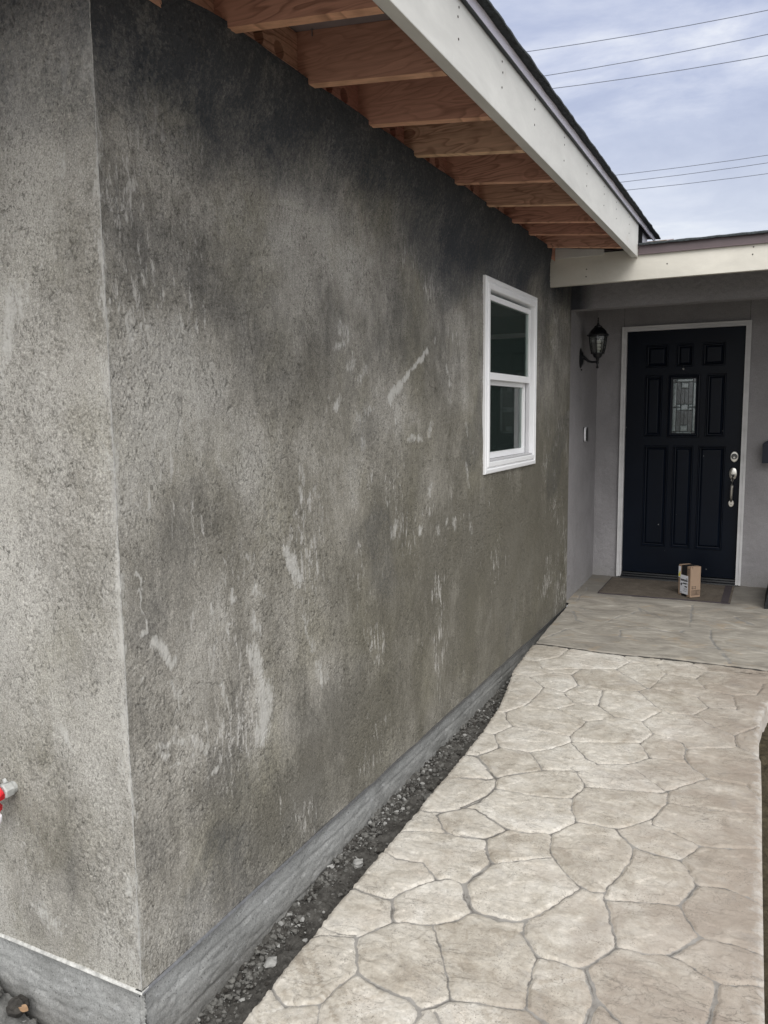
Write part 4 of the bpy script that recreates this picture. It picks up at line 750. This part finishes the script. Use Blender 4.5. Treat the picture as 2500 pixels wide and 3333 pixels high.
# slab: rectangle minus holes, by splitting on all coordinates
def slab():
    holes = panels+[gl]; xs = sorted({.2365,1.1475}|{h[0] for h in holes}|{h[1] for h in holes}); zs = sorted({.028,2.069}|{h[2] for h in holes}|{h[3] for h in holes})
    b = B()
    for i in range(len(xs)-1):
        for j in range(len(zs)-1):
            cx_, cz_ = (xs[i]+xs[i+1])/2, (zs[j]+zs[j+1])/2
            if any(h[0] < cx_ < h[1] and h[2] < cz_ < h[3] for h in holes): continue
            b.add([(xs[i],DY,zs[j]),(xs[i+1],DY,zs[j]),(xs[i+1],DY,zs[j+1]),(xs[i],DY,zs[j+1])], [(0,1,2,3)])
    b.box(.2365,1.1475,DY+.03,DY+.044,.028,2.069)
    return b.build('slab', M['door'], door)
slab()
for p in panels:
    b = B(); panel_strip(b, *p, [(0,0),(.004,-.007),(.010,-.007),(.016,.006),(.024,.008),(.034,-.001),(.040,-.002)]); b.build('door_panel', M['door'], door)
b = B(); panel_strip(b, *gl, [(0,0),(.003,-.014),(.014,-.016),(.020,-.006),(.034,-.004),(.036,.006)], False); b.build('light_frame', M['door'], door)
# leaded light: one pane, cames as raised strips, bevel glints as real facets
b = B(); b.box(gl[0]+.03,gl[1]-.03,DY+.006,DY+.010,gl[2]+.03,gl[3]-.03); gp = b.build('glass_pane', M['leadglass'], door)
gx = lambda t: gi[0]-.004+(gi[1]-gi[0]+.008)*t; gz = lambda t: gi[3]+.004-(gi[3]-gi[2]+.008)*t
# u,v fractions measured inside the light
cam_v = [(.16,0,.97),(.84,0,.97),(.34,.07,.97),(.66,.07,.97),(.5,.18,.455),(.5,.585,.83)]
cam_h = [(.065,0,1),(.18,.34,.66),(.455,.16,.84),(.515,0,.34),(.515,.66,1),(.575,.16,.84),(.835,.34,.66),(.955,0,1)]
b = B()
for u, v0, v1 in cam_v: b.box(gx(u)-.0016,gx(u)+.0016,DY+.0015,DY+.0055,gz(v1),gz(v0))
for v, u0, u1 in cam_h: b.box(gx(u0),gx(u1),DY+.001,DY+.0052,gz(v)-.0016,gz(v)+.0016)
b.build('lead_came', M['came'], door)
b = B()
for (u0,u1,v0,v1) in ((.35,.65,.075,.17),(.35,.65,.465,.565),(.35,.65,.845,.945),(.01,.15,.075,.505),(.85,.99,.075,.505),(.01,.15,.525,.945),(.85,.99,.525,.945),(.17,.33,.465,.51),(.17,.33,.52,.57),(.67,.83,.465,.51),(.67,.83,.52,.57),(.17,.83,.96,.995),(.17,.83,.005,.06)):
    x0,x1,z1,z0 = gx(u0),gx(u1),gz(v0),gz(v1); i = min(.006,(x1-x0)*.3,(z1-z0)*.3); yy = DY+.0058; yt = DY+.0035
    b.add([(x0,yy,z0),(x1,yy,z0),(x1,yy,z1),(x0,yy,z1),(x0+i,yt,z0+i),(x1-i,yt,z0+i),(x1-i,yt,z1-i),(x0+i,yt,z1-i)], [(0,1,5,4),(1,2,6,5),(2,3,7,6),(3,0,4,7),(4,5,6,7)])
b.build('glass_bevels', M['bevel'], door)
# knocker, deadbolt and handle set
b = B(); b.lathe([(.010,0),(.009,-.006),(.004,-.009)],14,(.687,DY,1.748),1); b.lathe([(.006,0),(.005,-.005)],10,(.687,DY,1.772),1); b.build('peephole', M['galv'], door)
def oval(b, cx_, cz_, rx, rz, y0, y1, dome=.0, seg=28, m=0, top=1.0):
    rr = [(1,0),(1,.6),(.9,.95),(.6,1.0),(.0001,1.0)] if dome == 0 else [(1,0),(1,.3),(.93,.65),(.72,.88),(.4,.98),(.0001,1)]
    vs = []; fs = []
    for s_, h in rr:
        for k in range(seg):
            t = 2*math.pi*k/seg; vs.append((cx_+rx*s_*math.cos(t), y0+(y1-y0)*h, cz_+rz*s_*math.sin(t)))
    for i in range(len(rr)-1):
        for k in range(seg): fs.append((i*seg+k,i*seg+(k+1)%seg,(i+1)*seg+(k+1)%seg,(i+1)*seg+k))
    b.add(vs, fs, m)
HX = 1.100
b = B(); oval(b,HX,1.032,.030,.044,DY,DY-.012); b.lathe([(.024,0),(.023,-.010)],24,(HX,DY-.011,1.035),1,1); b.lathe([(.021,0),(.020,-.004)],24,(HX,DY-.0205,1.035),1,2)
b.lathe([(.0075,0),(.007,-.003)],14,(HX,DY-.024,1.027),1,0); b.box(HX-.001,HX+.001,DY-.0285,DY-.0268,1.021,1.031,1)
b.build('deadbolt', [M['nickel'],M['black'],M['darkmetal']], door, True)
b = B(); oval(b,HX-.004,.895,.031,.050,DY,DY-.016,1); b.prism([(HX-.022,.888),(HX+.012,.890),(HX+.006,.880),(HX+.005,.868),(HX-.010,.868),(HX-.011,.879)],1,DY-.030,DY-.0175,1)
b.tube([(HX-.006,DY-.014,.862),(HX-.006,DY-.040,.845),(HX-.006,DY-.052,.80),(HX-.008,DY-.052,.75),(HX-.010,DY-.046,.70),(HX-.010,DY-.026,.672),(HX-.010,DY-.008,.664)],[.008,.009,.0115,.012,.010,.0075,.006],12)
oval(b,HX-.010,.652,.021,.030,DY,DY-.007); b.lathe([(.004,0),(.004,-.001)],10,(HX-.010,DY-.0074,.645),1,1)
b.build('handle', [M['nickel'],M['black']], door, True)

# ---- window
win = empty('window', (0,0,0)); win.parent = house; win['label'] = 'white vinyl single hung window in the grey wall'
yo0,yo1,zo0,zo1 = 2.648,3.628,1.078,2.128
def wring(b, y0,y1,z0,z1, wl, wr, wt, wb, xa, xb, bev=0.0012):
    """rectangular frame with mitred-looking butt joints on the x = const plane"""
    b.box(xa,xb,y0,y0+wl,z0,z1,0,bev); b.box(xa,xb,y1-wr,y1,z0,z1,0,bev)
    b.box(xa,xb,y0+wl+.0004,y1-wr-.0004,z1-wt,z1,0,bev); b.box(xa,xb,y0+wl+.0004,y1-wr-.0004,z0,z0+wb,0,bev)
b = B()
# moulded outer trim, mitred: profile swept round the opening
prof = [(0,-.004),(0,.012),(.004,.016),(.022,.018),(.028,.012),(.034,.012),(.040,.020),(.060,.020),(.064,.016),(.066,-.07)]
vs = []; fs = []
for i, d in prof: vs += [(d,yo0+i,zo0+i),(d,yo1-i,zo0+i),(d,yo1-i,zo1-i),(d,yo0+i,zo1-i)]
for j in range(len(prof)-1):
    for k in range(4): fs.append((j*4+k,j*4+(k+1)%4,(j+1)*4+(k+1)%4,(j+1)*4+k))
b.add(vs, fs); b.build('frame', M['vinyl'], win)
# weathered sill lip
b = B(); b.box(-.03,.012,yo0+.07,yo1-.07,zo0+.066,zo0+.074); b.box(-.03,-.012,yo1-.083,yo1-.068,zo0+.075,1.60); b.build('track', M['groove'], win)
yi0, yi1, zi0, zi1 = yo0+.067, yo1-.067, zo0+.067, zo1-.067
b = B(); wring(b, yi0+.001,yi1-.017,1.592,zi1-.016,.030,.030,.030,.038,-.024,-.001); b.build('sash', M['vinyl'], win)['label'] = 'upper window sash'
b = B(); wring(b, yi0+.001,yi1-.017,zi0+.008,1.600,.030,.036,.036,.034,-.060,-.034); b.build('sash', M['vinyl'], win)['label'] = 'lower window sash'
b = B(); b.box(-.014,-.010,yi0+.028,yi1-.045,1.628,zi1-.044); b.build('pane', M['wglass'], win)['label'] = 'upper window pane'
b = B(); b.box(-.050,-.046,yi0+.028,yi1-.050,zi0+.040,1.566); b.build('pane', M['wglass'], win)['label'] = 'lower window pane'
# drywall return and the dim room behind
b = B(); b.box(-.20,-.075,yi1-.02,yi1+.03,1.05,2.12); b.box(-.20,-.075,yi0-.03,yi0-.001,1.05,2.12); b.box(-.20,-.075,yi0,yi1-.022,1.05,1.075); b.box(-.20,-.075,yi0,yi1-.022,2.09,2.12)
b.box(-.12,-.09,yi1-.09,yi1-.075,1.08,2.08)
b.build('inner_reveal', M['reveal'], win)
b = B()
b.box(-2.0,-1.98,1.9,5.0,0,2.5); b.box(-2.0,-.21,4.98,5.0,0,2.5); b.box(-2.0,-.21,1.9,1.92,0,2.5); b.box(-2.0,-.21,1.9,5.0,2.48,2.5); b.box(-2.0,-.21,1.9,5.0,0,.02)
b.box(-.21,-.19,1.9,yi0-.02,0,2.5); b.box(-.21,-.19,yi1+.02,5.0,0,2.5); b.box(-.21,-.19,yi0-.02,yi1+.02,0,1.06); b.box(-.21,-.19,yi0-.02,yi1+.02,2.11,2.5)
b.build('room_lining', M['room'], win)

# ================================================================== things
# wall lantern
ly, lx = 4.954, .124
lan = tag(empty('wall_lantern', (0,ly,1.82)), 'black carriage style wall lantern with clear panes on the porch side wall', 'wall lamp')
def P_(o): return o
b = B(); b.lathe([(.052,0),(.052,.004),(.046,.010),(.040,.012),(.030,.022),(.012,.026)],24,(-.009,0,.005),0); 
for v_ in range(len(b.v)): x_,y_,z_ = b.v[v_]; b.v[v_] = (x_,y_*.85,z_*1.5-.002)
b.tube([(0,0,-.078),(.002,0,-.092)],[.008,.003],8); b.build('backplate', M['black'], lan, True)
B().tube([(.012,0,.02),(.03,0,.002),(.052,0,-.018),(.080,0,-.027),(lx,0,-.028)],[.011,.012,.010,.0085,.0085],12).build('arm', M['black'], lan, True)
b = B(); b.lathe([(.004,-.078),(.010,-.074),(.010,-.066),(.006,-.060),(.006,-.046),(.011,-.040),(.011,-.030),(.008,-.024),(.012,-.012),(.014,.0),(.030,.010),(.036,.028),(.040,.034),(.052,.036),(.052,.040),(.040,.043)],16,(lx,0,0),2); b.build('cup', M['black'], lan, True)
b = B()
for k in range(6):
    t = math.pi/3*k+math.pi/6; c_, s_ = math.cos(t), math.sin(t)
    b.tube([(lx+r_*c_,r_*s_,z_) for r_,z_ in ((.046,.036),(.058,.075),(.066,.125),(.069,.172))],[.0048,.0044,.0042,.0046],6)
    b.tube([(lx+.047*c_,.047*s_,.037),(lx+.056*c_,.056*s_,.034)],[.004,.0015],6)
b.build('cage', M['black'], lan)
b = B(); b.lathe([(.044,.040),(.055,.075),(.063,.125),(.065,.172)],6,(lx,0,0),2,0,math.pi/6); b.f = b.f[:-2]; b.m = b.m[:-2]; b.build('glass_panes', M['lglass'], lan)
b = B(); b.lathe([(.074,.166),(.082,.172),(.084,.180),(.072,.188),(.058,.212),(.036,.234),(.030,.236),(.030,.244),(.018,.252),(.010,.258)],12,(lx,0,0),2,0,math.pi/12); b.build('roof', M['black'], lan)
b = B(); b.lathe([(.009,.256),(.0095,.262),(.005,.275),(.006,.285),(.0035,.300),(.0055,.306),(.002,.312)],12,(lx,0,0),2); b.build('finial', M['black'], lan, True)
b = B()
for z_ in (.060,.088,.116): b.lathe([(.014,z_),(.019,z_+.003),(.019,z_+.019),(.014,z_+.023)],14,(lx+.004,.0,0),2)
b.lathe([(.010,.040),(.010,.062)],12,(lx+.004,0,0),2); b.tube([(lx+.012,0,.138),(lx+.014,0,.150),(lx+.03,0,.152)],.003,6); b.build('bulb', M['bulb'], lan, True)
# doorbell
db = tag(empty('video_doorbell', (-.008,5.120,1.225)), 'white and black oblong doorbell on the porch side wall', 'doorbell')
def pill(w_, h_, d0, d1, mat, name):
    b = B(); seg = 10; pr = []
    for k in range(seg+1): t = math.pi*k/seg; pr.append((w_*math.cos(t), h_-w_+w_*math.sin(t)))
    for k in range(seg+1): t = math.pi+math.pi*k/seg; pr.append((w_*math.cos(t), -h_+w_+w_*math.sin(t)))
    b.prism(pr,0,d0,d1); b.build(name, mat, db)
pill(.025,.060,.0,.006,M['black'],'mounting_plate'); pill(.024,.059,.006,.022,M['bell'],'housing'); pill(.0215,.0565,.022,.031,M['black'],'face')
# mailbox
mb = tag(empty('wall_mailbox', (1.305,D_-.10,.99)), 'dark navy wall mailbox with clipped top corner right of the door', 'mailbox')
b = B(); b.prism([(0,0),(.36,0),(.36,.146),(0,.146)],1,0,.098); b.build('body', M['navy'], mb)
b = B(); b.prism([(-.003,.147),(.363,.147),(.33,.176),(.03,.176)],1,-.008,.098); b.build('lid', M['navy'], mb)
# doormat
dm = tag(empty('doormat', (0,0,0)), 'worn brown doormat with dark binding before the black door', 'doormat')
def matgrid():
    n, m_ = 130, 70; s = np.linspace(0,1,n); t = np.linspace(0,1,m_); T_, S_ = np.meshgrid(t, s)
    X = .164+.982*S_-.004*T_*0+.008*T_*(1-S_); Y = (4.957+.026*S_)+(D_-.066-4.97)*T_
    Y = Y+.006*fbm(S_*4,T_*0,2,3)*(1-T_)
    Z = zp(Y)+.009+.0015*fbm(X*9,Y*9,3,6)
    bord = (S_ < .045) | (S_ > .95) | (T_ > .95)
    o = grid('mat_pile', X, Y, Z, M['mat'], dm)
    o2 = grid('mat_binding', X, Y, Z+.0018, M['mat_edge'], dm, keep=(S_ < .012) | ((S_ > .93) & (S_ < .985)) )
    # front lip
    Xf = np.stack([X[:,0],X[:,0],X[:,0]],1); Yf = np.stack([Y[:,0]-.003,Y[:,0]-.005,Y[:,0]],1); Zf = np.stack([Z[:,0]-.009,Z[:,0]-.001,Z[:,0]+.0005],1)
    grid('mat_edge', Xf, Yf, Zf, M['mat_edge'], dm)
matgrid()
# parcel
pc = tag(empty('parcel', (.8545,5.0215,zp(5.05)+.0115), 0), 'small brown cardboard parcel with white label and black tape on the doormat', 'parcel')
# local frame: u along the left face (towards (.756,5.122)), v along the right face
U_ = Vector((.756-.8545,5.122-5.0215,0)); ul = U_.length; U_.normalize(); V_ = Vector((-U_.y, U_.x, 0)); V_ = -V_ if V_.x < 0 else V_; vl = .095; hh = .240
def pq(u, v, z): return tuple(U_*u+V_*v+Vector((0,0,z)))
def pbox(b, u0,u1,v0,v1,z0,z1,m=0):
    b.add([pq(u0,v0,z0),pq(u1,v0,z0),pq(u1,v1,z0),pq(u0,v1,z0),pq(u0,v0,z1),pq(u1,v0,z1),pq(u1,v1,z1),pq(u0,v1,z1)], [(0,3,2,1),(4,5,6,7),(0,1,5,4),(1,2,6,5),(2,3,7,6),(3,0,4,7)], m)
b = B(); pbox(b,0,ul,0,vl,0,hh)
o = b.build('carton', M['card'], pc); bm = bmesh.new(); bm.from_mesh(o.data); bmesh.ops.bevel(bm, geom=bm.edges[:], offset=.0015, segments=2, affect='EDGES'); bm.to_mesh(o.data); bm.free()
E_ = .0006
b = B(); pbox(b,ul*.28,ul*.72,-E_*2,-E_,.0,hh+E_*2); pbox(b,ul*.28,ul*.72,-E_,vl+E_,hh+E_,hh+E_*2); b.build('tape', M['ink'], pc)
b = B(); pbox(b,ul*.18,ul*.82,-E_*4,-E_*2.5,.018,.165); lb = b.build('address_label', M['paper'], pc)
b = B(); y4 = -E_*5
for (u0,u1,z0,z1) in ((.22,.34,.138,.143),(.20,.78,.116,.134),(.20,.55,.100,.105),(.22,.58,.103,.106),(.66,.78,.078,.100),(.24,.44,.072,.082),(.66,.78,.024,.028),(.22,.52,.060,.062),(.22,.50,.052,.054),(.24,.56,.040,.042)):
    if z1-z0 > .015:
        n = int((u1-u0)*60); 
        for i in range(n):
            ww = (u1-u0)/n; k = random.uniform(.3,.8); pbox(b, ul*(u0+i*ww), ul*(u0+(i+k)*ww), y4, -E_*4.2, z0+random.uniform(0,.004), z1-random.uniform(0,.004))
    else: pbox(b, ul*u0, ul*u1, y4, -E_*4.2, z0, z1)
pbox(b, ul*.30, ul*.75, y4, -E_*4.2, .096, .1005)
b.build('label_print', M['ink'], lb)
b = B(); pbox(b,ul*.80,ul*.985,-E_*4,-E_*2.5,.140,.228); st_ = b.build('sticker', M['paper'], pc); b = B(); pbox(b,ul*.82,ul*.90,-E_*5,-E_*4.2,.146,.188); pbox(b,ul*.88,ul*.96,-E_*5,-E_*4.2,.148,.172); b.build('sticker_print', M['yellow'], st_)
b = B()   # printed handling marks: ladder at top of the label side, arrows and a bar frame on the other side
for (u0,u1,z0,z1) in ((.10,.115,.125,.222),(.10,.26,.218,.222),(.13,.26,.206,.209),(.13,.26,.196,.199),(.13,.26,.186,.189),(.13,.26,.174,.177),(.13,.26,.160,.163)): pbox(b, ul*u0, ul*u1, -E_*1.6, -E_*.8, z0, z1)
def rbox(v0,v1,z0,z1): pbox(b, -E_*1.6, -E_*.8, vl*v0, vl*v1, z0, z1)
rbox(.10,.93,.018,.020); rbox(.10,.93,.054,.056); rbox(.10,.115,.018,.056); rbox(.915,.93,.018,.056)
for i, wv in enumerate((.02,.035,.02,.04,.03,.05,.02,.03)): rbox(.18+i*.09,.18+i*.09+wv,.021,.053)
rbox(.18,.50,.083,.0855); rbox(.18,.50,.069,.0715); rbox(.50,.53,.064,.090)
for zc in (.0843,.0703): b.add([pq(-E_*1.6,vl*.10,zc),pq(-E_*1.6,vl*.22,zc+.005),pq(-E_*1.6,vl*.22,zc-.005),pq(-E_*.8,vl*.10,zc),pq(-E_*.8,vl*.22,zc+.005),pq(-E_*.8,vl*.22,zc-.005)],[(0,1,2),(3,5,4),(0,3,4,1),(1,4,5,2),(2,5,3,0)])
rbox(.17,.19,.222,.238); rbox(.12,.19,.236,.238)
b.build('printed_marks', M['ink'], pc)
# dark planter just at the picture edge
pt = tag(empty('planter', (1.375,4.93,zp(5))), 'low charcoal planter at the right end of the porch', 'planter')
b = B(); bm = bmesh.new()
b.prism([(0.0,0),(.03,.17),(.42,.17),(.45,0)],1,0.0,.50); b.build('pot', M['planter'], pt)
b = B(); b.box(.045,.405,.02,.48,.171,.178); b.build('potting_soil', M['mulch'], pt)
# capped pipe stub with red tape
ps = tag(empty('pipe_stub', (-.447,0,.385)), 'short pipe fitting wrapped in red tape and white cloth on the short grey wall', 'pipe')
b = B(); b.tube([(0,.02,.0),(0,-.012,.0)],[.017,.017],12); b.lathe([(.019,-.008),(.022,-.011),(.022,-.034),(.019,-.037)],7,(0,0,0),1,0,.3); b.blob((-.004,-.020,.026),.007,1,.3); b.build('pipe', M['pvc'], ps)
b = B(); b.tube([(-.004,-.034,.006),(-.010,-.052,-.004),(-.012,-.058,-.034),(-.010,-.054,-.052)],[.022,.027,.023,.018],14)
for i in range(len(b.v)): b.v[i] = tuple(c+random.uniform(-.0018,.0018) for c in b.v[i])
b.build('red_tape', M['red'], ps, True)
b = B(); b.blob((-.004,-.056,-.068),.018,2,.10,0,(1,.8,1)); b.build('cloth_wrap', M['cloth'], ps, True); b = B(); b.blob((-.010,-.052,.018),.017,2,.12); b.build('cloth_wrap', M['cloth'], ps, True)
# overhead cables
ends = [((-6.234,12.467),(.569,12.177)),((-5.672,11.652),(.596,11.556)),((-5.408,11.238),(.619,11.011)),((-3.452,8.424),(.733,8.387)),((-3.312,8.202),(.742,8.183)),((-3.171,7.954),(.754,7.895))]
labs = ['topmost overhead cable of the upper three against the clouds','middle overhead cable of the upper three against the clouds','lowest overhead cable of the upper three against the clouds','topmost overhead cable of the lower three above the porch roof','middle overhead cable of the lower three above the porch roof','lowest overhead cable of the lower three above the porch roof']
for i, (a_, c_) in enumerate(ends):
    pts = []
    for k in range(41):
        x = -30+60*k/40; t = (x-a_[0])/(c_[0]-a_[0]); z = a_[1]+(c_[1]-a_[1])*t
        z += .0045*((x-a_[0])*(x-c_[0])); pts.append((x-0,24,z))
    o = B().tube(pts, .0105 if i < 3 else .009, 6).build('overhead_cable', M['wire']); tag(o, labs[i], 'cable', 'overhead cables')

# rubble in the trench
def crumbs(name, n, fn, mats, rmin, rmax):
    b = B()
    for i in range(n):
        x, y, z = fn(); r = rmin*(rmax/rmin)**(random.random()**2.2)
        b.blob((x,y,z+r*.35), r, 1, .38, random.choice(mats[1]), (1,random.uniform(.7,1.2),random.uniform(.6,.9)))
    o = b.build(name, mats[0]); o['kind'] = 'stuff'; return o
def f1():
    y = abs(random.random()**1.3*3.9)+.0; x = -.015+abs(random.gauss(0,.05)); x = min(x, .20); return x, y, float(soilz(x,y))+.012*math.exp(-x/.04)
def f2():
    y = random.random()*3.0; x = random.uniform(0,.22); return x, y, float(soilz(x,y))+.05*max(0,x-.05)
def f3():
    x = -.36-random.random()*.75; y = -random.random()**1.2*.7; return x, y, -.365+.12*min(1,max(0,(-.30-x)/.30))**1.3*max(0,1+y/.35)
crumbs('rubble', 4200, f1, ([M['clod'],M['clod_pale'],M['clod_dark']],[0,0,0,0,0,2,1,0,0,2]), .0018, .0120)
crumbs('rubble', 1500, f2, ([M['clod'],M['clod_pale'],M['clod_dark']],[2,2,2,2,2,2,0]), .002, .011)
crumbs('rubble', 1800, f3, ([M['clod'],M['clod_pale'],M['clod_dark']],[0,0,0,1,2]), .003, .022)
bpy.data.objects['rubble']['label'] = 'grey mortar crumbs along the footing'
lumps = [(.075,1.05,.020,'pale mortar lump leaning on the footing halfway along the trench'),(.055,.50,.020,'round pale mortar lump in the dark soil near the corner'),(.13,.17,.022,'pale flat mortar chunk beside the walkway edge at the bottom'),(.105,.10,.017,'smaller pale mortar chunk next to the chunk at the bottom'),(.15,.66,.014,'thin white mortar flake at the walkway edge'),(.13,1.6,.026,'grey mortar lump farthest along the trench')]
for x,y,r,lab in lumps:
    b = B(); b.blob((0,0,0),r,2,.22,0,(1,1.25,.7)); o = b.build('mortar_lump', M['clod_pale'] if r < .025 else M['clod'], None, False, (x,y,float(soilz(x,y))+.006+r*.35)); tag(o, lab, 'mortar lump', 'mortar lumps in the trench')
# hollow clod with leaves at the lower left
b = B(); b.blob((0,0,0),.035,3,.10,0,(1,1,.8)); tag(b.build('soil_clod', M['clod'], None, False, (-.54,-.06,-.245)), 'lumpy grey clod at the lower left beside the footing', 'clod')
b = B(); b.blob((0,0,0),.030,3,.10,0,(1,1,.9)); tag(b.build('soil_clod', M['clod_dark'], None, False, (-.455,-.03,-.268)), 'dark brown clod beside the dry leaf at the lower left', 'clod')
for (x,y,z,rz,s_,lab) in ((-.425,-.035,-.262,.6,.030,'tan dry leaf curled against the footing at the lower left'),(-.385,-.05,-.300,-.4,.022,'smaller brown dry leaf half buried at the lower left')):
    n = 9; vs = []; fs = []
    for i in range(n):
        t = i/(n-1); wd = math.sin(math.pi*min(1,t*.98+.02))*.34*s_; xx = (t-.5)*s_; zz = .10*s_*math.sin(3*t)
        vs += [(xx,-wd,zz+.18*wd),(xx,0,zz-.1*wd),(xx,wd,zz+.25*wd)]
    for i in range(n-1):
        for k in range(2): fs.append((i*3+k,i*3+k+1,(i+1)*3+k+1,(i+1)*3+k))
    o = mk('dry_leaf', vs, fs, M['leaf']); o.location = (x,y,z); o.rotation_euler = (.5,.5,rz); tag(o, lab, 'leaf', 'dry leaves by the footing')
b = B()
for i in range(420):
    x = 1.47+random.random()*.5; y = random.uniform(.3,3.3); z = -.225
    a = random.random()*6.28; l = random.uniform(.008,.03); b.tube([(x,y,z+.006),(x+l*math.cos(a),y+l*math.sin(a),z+.006+random.random()*.012)],.0012 if i%3 else .0022,4)
o = b.build('mulch_litter', M['twig']); o['kind'] = 'stuff'
